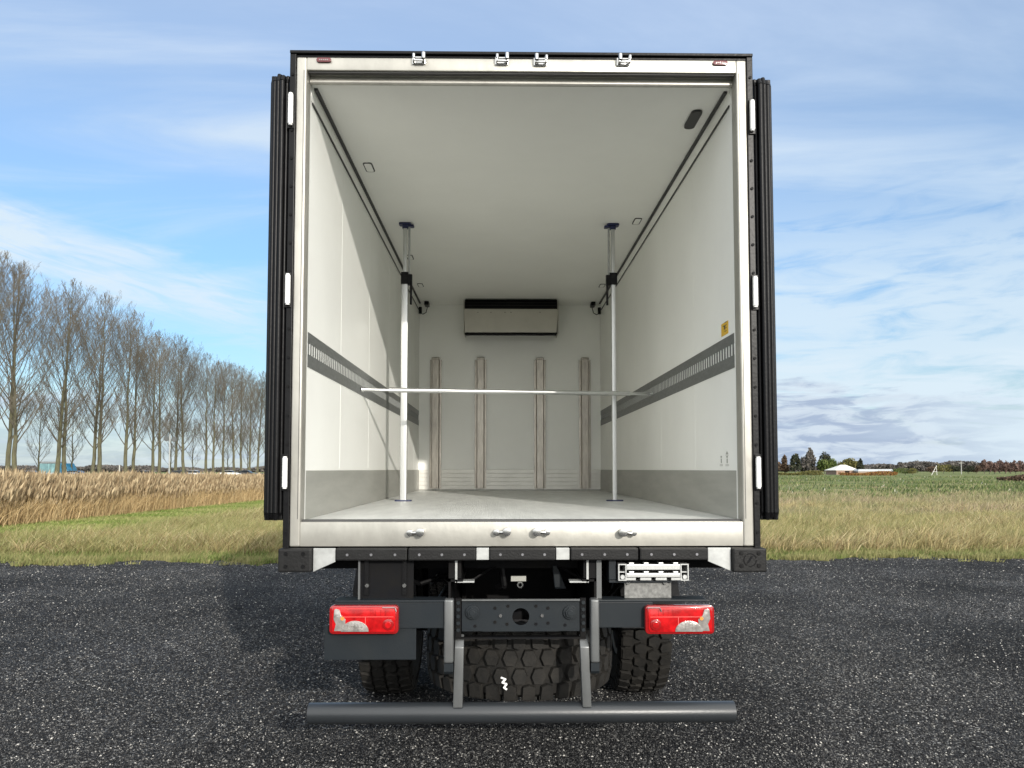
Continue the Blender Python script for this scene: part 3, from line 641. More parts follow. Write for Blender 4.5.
# lamp beams
zt, zb_ = q(500, 599)[1], q(500, 627)[1]
YB = .16
for s, a, b_, c_ in ((-1, 336, 444.6, 330), (1, 597.5, 690, 706)):
    o = MB()
    if s < 0: xa, xb = q(336, 610)[0], q(446, 610)[0]; o.box(xa, xb, -.03, .08, zb_, zt-.012); o.box(xa, xb, -.036, .09, zt-.012, zt)
    else: xa, xb = q(597, 610)[0], q(706, 610)[0]; o.box(xa, q(652, 610)[0], -.03, .08, zb_, zt-.012); o.box(xa, xb, -.036, .09, zt-.012, zt)
    o.build('lamp_beam', M['paint'], T, bevel=.004)
o = MB(); o.box(q(325, 640)[0], q(416.5, 640)[0], -.020, -.008, q(500, 658.5)[1], q(500, 624)[1]); o.build('number_plate_panel', M['paint'], T, bevel=.002)
# dark panel hanging from the box at left, and zinc holder at right
o = MB(); o.box(q(359.5, 575)[0], q(413, 575)[0], .03, .04, zt-.03, 1.40); po = o.build('hanger_panel', M['dark'], T, bevel=.002)
o = MB(); o.box(q(358.2, 575)[0], q(360, 575)[0], .0, .10, zt, 1.40); o.build('panel_edge', M['bare_grey'], po)
for px, py in ((366.5, 586), (404, 586)): x, z = q(px, py); o = MB(); o.cyl((x, .012, z), (x, .03, z), .011, n=8); o.build('bolt', M['chrome'], po)
o = MB()
for px in (366, 404): x, z = q(px, 575); o.box(x-.012, x+.012, .018, .031, zt+.02, 1.395)
o.build('strap', M['black'], po)
o = MB(); o.box(q(625, 585)[0], q(672, 585)[0], .02, .03, zt, q(500, 580)[1]); zo = o.build('ladder_holder', M['tray2'], T, bevel=.002)
for px in (628.5, 665.5): x, z = q(px, 583); o = MB(); o.cyl((x, .008, z), (x, .02, z), .011, n=8); o.build('bolt', M['chrome'], zo)
o = MB(); o.box(q(609, 570)[0], q(616, 570)[0], .0, .12, q(500, 580)[1], 1.40); o.box(q(609, 570)[0], q(672, 570)[0], .0, .5, q(500, 583)[1], q(500, 580.7)[1]); o.build('ladder_rack', M['paint'], T, bevel=.002)
o = MB(); o.box(q(597, 575)[0], q(602, 575)[0], .02, .04, zt, 1.40); o.build('hanger_strap', M['bare_grey'], T)
# tail lamps
def tail_lamp(x0, x1, z0, z1, mir):
    o = MB(); o.prism(rr((x0+x1)/2, (z0+z1)/2, (x1-x0)/2, (z1-z0)/2, .022), -.075, -.031); h = o.build('tail_lamp', M['redlamp2'], T, bevel=.008, smooth=True)
    def fx(u): return x0+(x1-x0)*(u if not mir else 1-u)
    def fz(v): return z0+(z1-z0)*v
    def poly(pts, y0, y1, nm, mm, bv=.0015):
        p = MB(); pp = [(fx(u), fz(v)) for u, v in pts]; p.prism(pp, y0, y1); return p.build(nm, M[mm], h, bevel=bv, smooth=True)
    poly([(.045, .09), (.93, .09), (.955, .2), (.955, .88), (.90, .94), (.06, .94), (.035, .8)], -.079, -.070, 'red_lens', 'redlamp')
    poly([(.075, .12), (.10, .36), (.065, .55), (.075, .86), (.10, .90), (.15, .86), (.175, .66), (.24, .52), (.235, .34), (.20, .12)], -.083, -.074, 'clear_lens', 'clearlamp', .002)
    poly([(.375+.20*math.cos(a), .10+.38*math.sin(a)) for a in [math.pi*i/12 for i in range(13)]], -.0845, -.074, 'reversing_lens', 'clearlamp', .002)
    p = MB()
    for k in range(5): u = .27+.05*k; a, b_ = sorted((fx(u), fx(u+.006))); p = MB(); p.box(a, b_, -.0862, -.084, fz(.14), fz(.10+.30*math.sqrt(max(0, 1-((u-.375)/.175)**2)))); p.build('lens_flute', M['clearlamp'], h)
    for k in range(4): u = .60+.07*k; a, b_ = sorted((fx(u), fx(u+.004))); p = MB(); p.box(a, b_, -.0805, -.0785, fz(.64), fz(.86)); p.build('lens_rib', M['redlamp2'], h)
    p = MB(); cx, cz = fx(.855), fz(.34); p.cyl((cx, -.086, cz), (cx, -.076, cz), .030, n=20); p.build('round_reflector', M['redlamp2'], h, bevel=.003, smooth=True)
    p = MB(); p.cyl((cx, -.090, cz), (cx, -.084, cz), .018, n=16); p.build('reflector_core', M['redlamp'], h, bevel=.003)
    p = MB(); cx, cz = fx(.195), fz(.56); p.cyl((cx, -.088, cz), (cx, -.078, cz), .010, n=12); p.build('bulb', M['amber'], h)
    p = MB(); a, b_ = sorted((fx(.17), fx(.93))); p.box(a, b_, -.0815, -.076, fz(.60), fz(.62)); p.box(a, b_, -.0815, -.076, fz(.885), fz(.90)); a, b_ = sorted((fx(.52), fx(.53))); p.box(a, b_, -.0805, -.076, fz(.12), fz(.60)); p.build('lens_rib', M['redrib'], h)
    p = MB(); a, b_ = sorted((fx(.76), fx(.98))); p.tube([(a+.004, -.086, fz(.93)), (b_-.012, -.086, fz(.93)), (b_-.004, -.084, fz(.80))], .0028, 6); p.build('lamp_clip', M['chrome'], h)
x0, z1 = q(329.5, 605.5, TY-.07); x1, z0 = q(398.5, 634, TY-.07); tail_lamp(x0, x1, z0, z1, False)
x0, z1 = q(645, 605.5, TY-.07); x1, z0 = q(714.5, 634, TY-.07); tail_lamp(x0, x1, z0, z1, True)
# rear crossmember with coupling holes
xa, xb = q(462, 600)[0], q(579.5, 600)[0]; za, zc_ = q(500, 631.5)[1], q(500, 600.5)[1]
o = MB(); hx, hz, hr = (xa+xb)/2, (za+zc_)/2-.004, .047; n = 32
vs = []; 
def sqpt(i):
    a = 2*math.pi*i/n; c_, s_ = math.cos(a), math.sin(a); k = min((xb-xa)/2/abs(c_) if abs(c_) > 1e-6 else 9, ((zc_-za)/2)/abs(s_) if abs(s_) > 1e-6 else 9); return ((xa+xb)/2+c_*k, (za+zc_)/2+s_*k)
ring = [(hx+hr*math.cos(2*math.pi*i/n), hz+hr*math.sin(2*math.pi*i/n)) for i in range(n)]
for i in range(n):
    j = (i+1) % n; A, B, C1, D1 = ring[i], ring[j], sqpt(j), sqpt(i)
    o.add([(A[0], 0, A[1]), (B[0], 0, B[1]), (C1[0], 0, C1[1]), (D1[0], 0, D1[1]), (A[0], .012, A[1]), (B[0], .012, B[1]), (C1[0], .012, C1[1]), (D1[0], .012, D1[1])], [(0,1,2,3), (7,6,5,4), (0,4,5,1), (3,2,6,7)])
for cx_, cz_ in ((xa, zc_), (xb, zc_), (xa, za), (xb, za)):
    sx = 1 if cx_ == xa else -1; sz = -1 if cz_ == zc_ else 1
o.add([(xa, 0, zc_), (sqpt(n//2-5)[0], 0, zc_), (xa, 0, sqpt(n//2-3)[1])], [(0, 1, 2)])
o.box(xa, xb, .0125, .02, zc_-.02, zc_); o.box(xa, xb, .0125, .02, za, za+.02)
o.box(xa, hx-hr-.03, .002, .010, za+.001, zc_-.001); o.box(hx+hr+.03, xb, .002, .010, za+.001, zc_-.001)
xo = o.build('rear_crossmember', M['paint'], T)
o = MB(); o.box(xa, xb, -.02, .002, zc_+.001, zc_+.009); o.build('crossmember_lip', M['bare_grey'], xo)
o = MB(); o.box(xa-.035, xa-.004, -.004, .03, za-.03, zc_+.012); o.box(xb+.004, xb+.035, -.004, .03, za-.03, zc_+.012); o.box(xa-.035, xb+.035, -.006, .05, za-.040, za-.031); o.build('end_bracket', M['dark'], xo)
for sx in (xa-.02, xb+.02):
    for k in range(5): z = za+.01+k*.037; o = MB(); o.cyl((sx, -.014, z), (sx, -.003, z), .011, n=6); o.build('bolt', M['paint'], xo)
for px, py in ((472.5, 612), (570, 612)):
    x, z = q(px, py); o = MB(); o.cyl((x, -.016, z), (x, .0, z), .038, n=24); o.cyl((x, -.030, z), (x, -.015, z), .029, n=6); o.cyl((x, -.036, z), (x, -.029, z), .016, n=10); o.build('large_bolt', M['paint'], xo, bevel=.001)
for px, py in ((495, 608), (508, 606), (536, 606), (548, 608), (495, 622), (507, 624), (536, 624), (548, 623), (475, 626), (565, 625)): x, z = q(px, py); o = MB(); o.cyl((x, -.004, z), (x, -.0005, z), .009, n=8); o.build('bolt', M['dark'], xo)
for px, py in ((500.5, 615.5), (542, 615.5)): x, z = q(px, py); o = MB(); o.cyl((x, -.010, z), (x, .0, z), .009, n=8); o.build('bolt', M['chrome'], xo)
# bumper arms and tube
zt_, zm = q(500, 598)[1], q(500, 671)[1]
for (pa, pb, slope) in ((444.5, 454, .4), (589.8, 598.4, -.4)):
    x0, x1 = q(pa, 640)[0], q(pb, 640)[0]; o = MB()
    r = (x1-x0)/2; zz = q(500, 661)[1]
    o.box(x0, x1, -.052, .02, zz, zt_); oo = o.build('bumper_hanger', M['bare_grey'], T, bevel=.012, seg=3, smooth=True)
    o = MB(); o.prism([(-.046, zz-.001), (-.046, zz-.045), (-.03, zz-.062), (.0, zz-.062), (.014, zz-.045), (.014, zz-.001)], x0+.001, x1-.001, 'x'); o.build('hanger_foot', M['paint'], oo)
for (t0, t1, b0, b1) in ((455, 464, 453.2, 462.6), (579.6, 588.5, 582.2, 591)):
    zt2, zb2 = q(500, 646)[1], q(500, 706)[1]
    o = MB(); o.add([(q(t0, 646)[0], -.03, zt2), (q(t1, 646)[0], -.03, zt2), (q(b1, 706)[0], -.03, zb2), (q(b0, 706)[0], -.03, zb2), (q(t0, 646)[0], .03, zt2+.06), (q(t1, 646)[0], .03, zt2+.06), (q(b1, 706)[0], .04, zb2-.02), (q(b0, 706)[0], .04, zb2-.02)], [(0,1,2,3), (7,6,5,4), (0,4,5,1), (1,5,6,2), (2,6,7,3), (3,7,4,0)])
    o.build('bumper_arm', M['bare_grey'], T, bevel=.006, smooth=True)
o = MB(); x0, z = q(308, 714.6); x1 = q(735, 714.6)[0]; o.cyl((x0, .02, z), (x1, .02, z), .056, n=40); oo = o.build('bumper_tube', M['bar'], T, bevel=.003, smooth=True)
o = MB()
for xx in (x0, x1): o.cyl((xx-.0025, .02, z), (xx+.0025, .02, z), .050, n=30)
o.build('end_cap', M['black'], oo)
# clutter under the floor
o = MB(); o.box(-.39, .39, 1.0, 1.6, .80, 1.38); o.build('underbody_blocker', M['dark'], T, bevel=.03)  # black box added to close off the sunlit gravel behind the chassis
o = MB(); o.box(-.18, .18, .55, .9, 1.06, 1.26); o.cyl((-.4, 1.2, 1.1), (.4, 1.2, 1.1), .11, n=20); o.box(-.40, .40, .3, .36, 1.05, 1.28); o.build('tank', M['dark'], T, bevel=.01) if False else None
o = MB(); 
for px, w_ in ((520, 13),): x, z = q(px, 589); o.box(x-.045, x+.045, .35, .37, z-.008, z+.022)
o.build('data_plate', M['kick'], T)
o = MB(); x, z = q(521.5, 593); o.lathe([(-.006, .018), (.006, .018), (.006, .011), (-.006, .011), (-.006, .018)], (x, .30, z), 'y', 16); o.build('hose_clip', M['chrome'], T)
for s, px in ((-1, 456), (1, 588)):
    x, z = q(px, 574); o = MB(); o.box(x-.006, x+.006, .02, .1, z-.05, z+.12); o.box(*sorted((x, x-s*.10)), .02, .1, z-.05, z-.042); oo = o.build('chassis_bracket', M['galv'], T)
o = MB()
def hose(pts, r=.014): o = MB(); o.tube([Vector(p) for p in pts], r, 8); o.build('hose', M['black'], T, smooth=True)
hose([(-.95, .5, 1.30), (-.6, .35, 1.22), (-.45, .4, 1.26), (-.2, .5, 1.32), (.1, .6, 1.36)]); hose([(-.30, .3, 1.24), (-.18, .35, 1.31), (.05, .4, 1.35)], .008); hose([(.38, .3, 1.24), (.25, .35, 1.31), (.1, .4, 1.34)], .008)
hose([(-.55, .6, 1.18), (-.5, .5, 1.25), (-.44, .5, 1.2), (-.5, .5, 1.1)]); hose([(.5, .6, 1.3), (.62, .5, 1.2), (.55, .6, 1.1)]); hose([(-.12, .4, 1.36), (-.1, .4, 1.2), (-.14, .45, 1.18)], .02); hose([(.2, .5, 1.33), (.24, .45, 1.2), (.29, .5, 1.18)], .03)
o = MB(); o.prism([(.185, 1.33), (.215, 1.33), (.27, 1.19), (.20, 1.19)], .32, .36); o.build('suspension_link', M['paint'], T, bevel=.006)
o = MB()
for s in (-1, 1):
    for k in range(7): o.box(*sorted((s*.46, s*.55)), 1.55+k*.06, 3.1-k*.06, .83+k*.022, .848+k*.022)
o.build('leaf_spring', M['dark'], T)
# tyres with modelled tread blocks (axis along x, centre at the origin)
def tyre_mesh(name, R, W, Np=34, seed=1):
    rn = random.Random(seed); b = MB(); hw = W/2; Rc = R-.032
    prof = [(-hw*.62, .30), (-hw*.86, .33), (-hw*1.0, R*.68), (-hw*1.0, R*.80), (-hw*.93, Rc-.045), (-hw*.82, Rc-.012), (-hw*.4, Rc), (0, Rc+.001), (hw*.4, Rc), (hw*.82, Rc-.012), (hw*.93, Rc-.045), (hw*1.0, R*.80), (hw*1.0, R*.68), (hw*.86, .33), (hw*.62, .30)]
    b.lathe(prof, (0,0,0), 'x', 72)
    def rad(t): u = abs(t)/hw; return R-.016*u**4-.004*u**2
    def block(poly, dr=0.):                     # poly: (arc position, offset across)
        n = len(poly); top = []; bot = []
        cs = sum(p[0] for p in poly)/n; ct = sum(p[1] for p in poly)/n
        for (s_, t_) in poly:
            a = s_/R; r = rad(t_)+dr; 
            s2 = cs+(s_-cs)*.86; t2 = ct+(t_-ct)*.88; a2 = s2/R
            top.append((t2, r*math.cos(a2), r*math.sin(a2))); bot.append((t_, (Rc-.016)*math.cos(a), (Rc-.016)*math.sin(a)))
        b.add(bot+top, [tuple(range(n, 2*n))]+[(i, (i+1) % n, (i+1) % n+n, i+n) for i in range(n)])
    P = 2*math.pi*R/Np
    for i in range(Np):
        s0 = i*P; g = P*.09
        for sg, ph in ((-1, 0.), (1, .5)):
            c0 = s0+ph*P
            # hexagonal centre blocks
            t0, t1 = .02*hw, .50*hw
            hexa = [(c0-P*.30, sg*t0), (c0+P*.22, sg*t0), (c0+P*.5-g, sg*(t0+t1)/2), (c0+P*.24, sg*t1), (c0-P*.28, sg*t1), (c0-P*.5+g*.4, sg*(t0+t1)/2)]
            block(hexa)
            # shoulder blocks reaching over the edge
            c1 = c0+P*.5
            sh = [(c1-P*.36, sg*.55*hw), (c1-P*.02, sg*.48*hw), (c1+P*.34, sg*.55*hw), (c1+P*.40, sg*.97*hw), (c1-P*.40, sg*.97*hw)]
            block(sh)
            a0, a1 = (c1-P*.40)/R, (c1+P*.40 if i % 2 else c1+P*.2)/R
            ro, ri = R-.03, R*.84; xo_, xi_ = sg*hw*.985, sg*hw*1.045
            b.add([(xo_, ro*math.cos(a0), ro*math.sin(a0)), (xo_, ro*math.cos(a1), ro*math.sin(a1)), (xi_, ri*math.cos(a1), ri*math.sin(a1)), (xi_, ri*math.cos(a0), ri*math.sin(a0)),
                   (sg*hw*.85, ro*math.cos(a0), ro*math.sin(a0)), (sg*hw*.85, ro*math.cos(a1), ro*math.sin(a1)), (sg*hw*.9, ri*math.cos(a1), ri*math.sin(a1)), (sg*hw*.9, ri*math.cos(a0), ri*math.sin(a0))],
                  [(0,1,2,3), (0,4,5,1), (1,5,6,2), (2,6,7,3), (3,7,4,0)])
    o = b.build(name, M['tyre']); return o
def rim_mb():
    b = MB(); b.lathe([(-.16, .315), (-.15, .29), (-.05, .27), (-.03, .12), (-.03, .0)], (0,0,0), 'x', 40); b.lathe([(-.16, .315), (.16, .315), (.15, .28), (-.02, .26), (-.025, .0)], (0,0,0), 'x', 40); b.cyl((-.02,0,0), (-.14,0,0), .11, n=20)
    for k in range(10): a = k*math.pi/5; b.cyl((-.03, .18*math.cos(a), .18*math.sin(a)), (-.06, .18*math.cos(a), .18*math.sin(a)), .015, n=6)
    return b
ty = tyre_mesh('tyre', .62, .40); ty_me = ty.data; ri = rim_mb().build('rim', M['rim'], None, smooth=True); ri_me = ri.data
bpy.data.objects.remove(ty); bpy.data.objects.remove(ri)
def wheel(x, y, rz=0., ang=0.):
    h = bpy.data.objects.new('wheel', None); C.objects.link(h); h.parent = T; h.location = (x, y, .62+.038); h.rotation_euler = (ang, 0, rz)
    for nm, me in (('tyre', ty_me), ('rim', ri_me)): o = bpy.data.objects.new(nm, me); C.objects.link(o); o.parent = h
YW = 6.62-TY
wheel(-1.03, YW, 0, .06); wheel(1.015, YW, math.pi, .04)
wheel(-1.035, 7.2, 0, .2); wheel(1.035, 7.2, math.pi, .3)
o = MB(); o.cyl((-.95, YW, .62), (.95, YW, .62), .085, n=20); o.cyl((-.02, YW-.27, .66), (-.02, YW+.3, .66), .23, .2, n=24); o.cyl((-.95, 7.2, .62), (.95, 7.2, .62), .07, n=16); o.build('axle', M['dark'], T, smooth=True)
for s in (-1, 1):
    o = MB(); pts = []
    for i in range(13): a = math.pi*(i/12); pts.append((YW+.74*math.cos(a), .70+.62*math.sin(a)))
    for i in range(12, -1, -1): a = math.pi*(i/12); pts.append((YW+.72*math.cos(a), .70+.60*math.sin(a)))
    o.prism(pts, s*.80, s*1.25, 'x'); o.build('mudguard', M['black'], T)
for s in (-1, 1):
    o = MB(); o.box(*sorted((s*.62, s*1.15)), 3.6, 4.9, .75, 1.2); o.build('side_tank', M['dark'], T, bevel=.04)
    o = MB()
    for z in (.75, 1.0): o.box(*sorted((s*1.22, s*1.25)), 3.3, 6.0, z, z+.09)
    o.build('side_guard', M['galv'], T)
# cab
cab = MB(); cab.prism([(6.45, 1.05), (6.45, 3.25), (6.9, 3.42), (7.6, 3.38), (8.25, 2.45), (8.38, 1.3), (8.38, .75), (7.95, .75), (7.85, 1.1), (7.5, 1.36), (6.95, 1.36), (6.6, 1.1)], -1.2, 1.2, 'x'); co = cab.build('cab', M['cabpaint'], T, bevel=.05, smooth=True)
o = MB(); o.add([(-1.05, 8.31, 2.40), (1.05, 8.31, 2.40), (1.0, 7.72, 3.25), (-1.0, 7.72, 3.25)], [(0,1,2,3)]); o.box(-1.06, 1.06, 8.24, 8.30, 2.30, 2.40); o.build('windscreen', M['glass'], co)
for s in (-1, 1):
    o = MB(); o.prism([(7.0, 2.3), (7.0, 3.05), (7.5, 3.05), (8.0, 2.3)], *sorted((s*1.195, s*1.206)), 'x'); o.build('side_window', M['glass'], co)
    o = MB(); o.box(*sorted((s*1.28, s*1.50)), 7.9, 8.0, 2.3, 2.95); o.tube([(s*1.15, 8.0, 3.0), (s*1.38, 7.95, 2.97)], .015, 8); o.build('mirror', M['black'], co, bevel=.02)
    o = MB(); o.box(*sorted((s*.75, s*1.1)), 8.37, 8.40, .85, 1.05); o.build('headlight', M['clearlamp'], co)

# ------------------------------------------------------------------ loose things in and under the lorry
SP = empty('spare_wheel', (TX+.0, 5.08, .76), 'big off-road spare tyre with a white paint mark, slung flat beneath the chassis', 'spare wheel')
sp_t = tyre_mesh('tyre', .60, .40, 34, 3); sp_t.parent = SP; sp_t.rotation_euler = (0, R_(90), R_(4)); 
sp_r = rim_mb().build('rim', M['rim'], SP, smooth=True); sp_r.rotation_euler = (0, R_(90), 0)
# zigzag paint mark lying on a tread block
p0 = at(504, 684, 5.08-.597)
def zz(u, v): 
    x = p0.x-TX+u; a = math.asin(max(-1, min(1, (x)/.60))); return (x, -.6015*math.cos(a)-.001, p0.z-.76+v)
o = MB(); path = [(-.016, .034), (.009, .026), (-.010, .007), (.015, -.002), (.000, -.022), (.015, -.031)]
for (u0, v0), (u1, v1) in zip(path[:-1], path[1:]):
    d = Vector((u1-u0, v1-v0)).normalized()*.0048; n_ = (-d.y, d.x)
    c4 = [(u0-d.x*.5+n_[0], v0-d.y*.5+n_[1]), (u1+d.x*.5+n_[0], v1+d.y*.5+n_[1]), (u1+d.x*.5-n_[0], v1+d.y*.5-n_[1]), (u0-d.x*.5-n_[0], v0-d.y*.5-n_[1])]
    top = [zz(u, v) for u, v in c4]; bot = [(p[0], p[1]+.012, p[2]) for p in top]
    o.add(top+bot, [(0,1,2,3), (7,6,5,4), (0,4,5,1), (1,5,6,2), (2,6,7,3), (3,7,4,0)])
o.build('paint_mark', M['tyremark'], SP)
# folded aluminium ladder pushed in above the right lamp
xl, zt = q(617.5, 563.3); xr, zb_ = q(687.5, 579.8)
LD = empty('folding_ladder', (TX+(xl+xr)/2, TY, (zt+zb_)/2), 'folded silver aluminium ladder stowed end-on above the right tail lamp', 'ladder')
hw, hh = (xr-xl)/2, (zt-zb_)/2
for s in (-1, 1):
    o = MB(); e0, e1 = sorted((s*hw, s*(hw-.045)))
    o.box(e0, e1, -.03, 1.2, hh-.006, hh); o.box(e0, e1, -.03, 1.2, -hh, -hh+.006); xx = s*hw; o.box(*sorted((xx, xx-s*.006)), -.03, 1.2, -hh+.006, hh-.006); o.box(*sorted((xx-s*.039, xx-s*.045)), -.03, 1.2, -hh+.006, hh-.006)
    o.box(e0+.006, e1-.006, -.02, .1, -.003, .003); o.cyl(((e0+e1)/2, -.036, -hh*.55), ((e0+e1)/2, -.02, -hh*.55), .012, n=12)
    o.build('side_rail', M['alu'], LD)
for z0, z1 in ((.012, hh-.004), (-hh*.62, -.006)):
    o = MB(); o.box(-hw+.046, hw-.046, -.028, .05, z0, z1)
    for k in range(4): xx = -hw*.62+k*hw*.42; o.box(xx-.014, xx+.014, -.024, .02, z1, z1+.010)
    o.build('rung', M['alu'], LD, bevel=.003)
o = MB()
for k in range(4): xx = -hw*.66+k*hw*.44; o.box(xx-.03, xx+.03, -.027, .02, -hh+.002, -hh*.66)
o.build('tread_tab', M['alu'], LD)
# the two props
def pole(x, y, rz, label, mirror, hw_=.026):
    e = empty('telescopic_pole', (x, y, ZF), label, 'load pole', 'telescopic poles clamped between floor and ceiling'); H_ = ZC-ZF
    e.rotation_euler = (0, 0, rz)
    b = MB(); b.prism(rr(0, 0, .075, .04, .02), .0006, .012, 'z'); b.build('foot_plate', M['blue'], e, bevel=.003)
    zc2 = 2.02
    b = MB(); b.prism(rr(0, 0, hw_, .022, .008), .012, zc2, 'z'); b.build('outer_tube', M['alu'], e, smooth=True)
    b = MB(); b.prism(rr(0, 0, .017, .015, .005), zc2, H_-.02, 'z'); b.build('inner_tube', M['alu'], e, smooth=True)
    b = MB(); b.prism(rr(.038*mirror, 0, .009, .009, .003), zc2+.02, H_-.02, 'z'); b.cyl((.030*mirror, .018, zc2+.04), (.030*mirror, .018, zc2+.46), .0045, n=8); b.build('gas_strut', M['galv'], e)
    b = MB(); b.prism(rr(0, 0, .034, .032, .01), zc2-.05, zc2+.06, 'z'); b.prism(rr(.048*mirror, -.01, .020, .02, .006), zc2-.06, zc2+.04, 'z'); c = b.build('clamp', M['black'], e, bevel=.003)
    b = MB(); b.box(*sorted((.048*mirror, .068*mirror)), -.03, -.008, zc2-.24, zc2-.02); b.build('lever', M['black'], c, bevel=.006)
    b = MB(); b.prism(rr(0, 0, .056, .042, .02), H_-.018, H_-.0008, 'z'); b.prism(rr(.050*mirror, .0, .030, .03, .012), H_-.036, H_-.0175, 'z'); b.prism(rr(0, 0, .026, .025, .01), H_-.05, H_-.0175, 'z'); b.build('head_plate', M['blue'], e, bevel=.003)
    return e
pole(at(404, 400, 6.95).x, 6.95, 0, 'aluminium telescopic load pole with navy pads, standing near the sunlit left wall inside the box', 1, .031)
pole(at(614, 400, 6.95).x, 6.95, R_(0), 'aluminium telescopic load pole with navy pads, standing near the shaded right wall inside the box', -1, .021)
# bar across
pa = Vector((TX-ILH+.004, 6.13, 2.535)); pb = Vector((TX+ILH-.004, 6.86, 2.575))
CB = empty('cross_bar', (pa+pb)/2, 'long silver load bar spanning the box between the slotted wall rails', 'load bar')
ctr = (pa+pb)/2; d = (pb-pa).normalized()
o = MB(); o.cyl(pa-ctr+d*.22, pb-ctr-d*.22, .020, n=20); o.build('tube', M['bartube'], CB, smooth=True)
for s, e_ in ((1, pa-ctr), (-1, pb-ctr)): 
    o = MB(); o.cyl(e_+d*s*.02, e_+d*s*.23, .013, n=14); o.cyl(e_, e_+d*s*.02, .02, n=12); o.build('end_fitting', M['bartube'], CB, smooth=True)

# ------------------------------------------------------------------ bare poplars
def tree_data(seed, H=25., spread=1., kids=46, dens=1.):
    rn = random.Random(seed); tr = MB(); V = []; Fq = []
    def seg(pts, rads, n=3):
        base = len(V)
        for k, (p, r) in enumerate(zip(pts, rads)):
            d = (pts[min(k+1, len(pts)-1)]-pts[max(k-1, 0)]).normalized(); u = d.orthogonal().normalized(); w_ = d.cross(u)
            for i in range(n): a = 2*math.pi*i/n; V.append(tuple(p+(u*math.cos(a)+w_*math.sin(a))*r))
        for k in range(len(pts)-1):
            for i in range(n): Fq.append((base+k*n+i, base+k*n+(i+1) % n, base+(k+1)*n+(i+1) % n, base+(k+1)*n+i))
    def limb(p, d, L, r, lvl):
        pts = [p]; rads = [r]; ns = 5 if lvl == 0 else (4 if lvl == 1 else 2); dd = d.copy()
        for k in range(ns):
            up = (.17 if lvl == 0 else .22) 
            dd = (dd+Vector((rn.gauss(0,.05), rn.gauss(0,.05), up+rn.gauss(0,.03)))).normalized(); pts.append(pts[-1]+dd*L/ns); rads.append(max(r*(1-(k+1)/ns*.88), .0075))
        seg(pts, rads, 4 if lvl == 0 else 3)
        if lvl >= 3: return
        n = [int(10*dens), int(6*dens), 4][lvl]
        for j in range(n):
            f = .25+.74*(j+rn.random())/n; i = min(int(f*ns), ns-1); q_ = pts[i].lerp(pts[i+1], f*ns-i)
            dl = (pts[i+1]-pts[i]).normalized(); a = rn.random()*6.28; sd_ = Vector((math.cos(a), math.sin(a), .0)); nd_ = (dl*.85+sd_*(.55+.25*rn.random())).normalized()
            limb(q_, nd_, L*([.50, .46, .5][lvl]-.22*f)*(.75+.5*rn.random()), max(r*(.40 if lvl == 0 else .48), .0085), lvl+1)
    # trunk
    tp = [Vector((0,0,-.3))]; lean = Vector((rn.gauss(0,.02), rn.gauss(0,.02), 0)); nT = 14
    for k in range(1, nT+1): tp.append(Vector((lean.x*H*k/nT+rn.gauss(0,.05), lean.y*H*k/nT+rn.gauss(0,.05), H*.93*k/nT)))
    r0 = .011*H+.02; tv = MB()
    rad = [r0*1.18]+[r0*(1-.96*(k/nT)**.72) for k in range(1, nT+1)]
    VV, FF = V, Fq; V2 = []; F2 = []
    V, Fq = V2, F2
    seg_ = []
    base = 0
    for k, (p, r) in enumerate(zip(tp, rad)):
        for i in range(10): a = 2*math.pi*i/10; V2.append((p.x+math.cos(a)*r*(1+.06*math.sin(k*2+i*1.7)), p.y+math.sin(a)*r*(1+.06*math.sin(k+i*2.1)), p.z))
    for k in range(nT):
        for i in range(10): F2.append((k*10+i, k*10+(i+1) % 10, (k+1)*10+(i+1) % 10, (k+1)*10+i))
    tm = bpy.data.meshes.new('trunk'); tm.from_pydata(V2, [], F2); tm.polygons.foreach_set('use_smooth', [True]*len(F2)); tm.materials.append(M_bark)
    V, Fq = VV, FF
    for j in range(kids):
        f = .17+.80*((j+rn.random()*.8)/kids)**1.1; z = f*nT*.999; i = min(int(z), nT-1); p = tp[i].lerp(tp[i+1], z-i)
        a = j*2.4+rn.gauss(0,.4); up = 1.0+.35*f
        d = Vector((math.cos(a)*spread, math.sin(a)*spread, up)).normalized()
        L = H*min((.97-f)*.66, .35)*(.8+.35*rn.random())*(1 if f > .28 else .55)+.8
        limb(p, d, L, max(.0026*H*(1-f)+.018, .02), 0)
    cm_ = bpy.data.meshes.new('crown'); cm_.from_pydata(V, [], Fq); cm_.materials.append(M_twig)
    return tm, cm_
M_bark = mat('poplar_bark', (.125,.12,.062), .9, var=.4, vscale=2.2, color2=(.058,.050,.034), bump=.4, bscale=12, streak=(2,2,.4))
M_twig = mat('poplar_twigs', (.082,.070,.056), .9, var=.35, vscale=.4, color2=(.125,.108,.080))
variants = [tree_data(s, 25, .80+.14*(s % 3), 27+3*(s % 3), .95) for s in (1, 2, 3, 4, 5)]
small = [tree_data(s, 13, 1.1, 20, .8) for s in (11, 12)]
ORD = ['first','second','third','fourth','fifth','sixth','seventh','eighth','ninth','tenth','eleventh','twelfth','thirteenth','fourteenth','fifteenth','sixteenth','seventeenth','eighteenth','nineteenth','twentieth','twenty-first','twenty-second','twenty-third','twenty-fourth','twenty-fifth','twenty-sixth']
def plant(name, X_, Y_, tmcm, label, group, s=1., rz=0., cat='tree'):
    e = empty(name, (X_, Y_, 0), label, cat, group, rz); e.scale = (s, s, s)
    for nm, me in zip(('trunk', 'crown'), tmcm): o = bpy.data.objects.new(nm, me); C.objects.link(o); o.parent = e
    return e
rr_ = random.Random(5)
row = [-17, 7, 16, 56, 64, 92, 99, 125, 133, 152, 160, 176, 184, 206, 213, 223, 234, 241, 250, 257, 266]
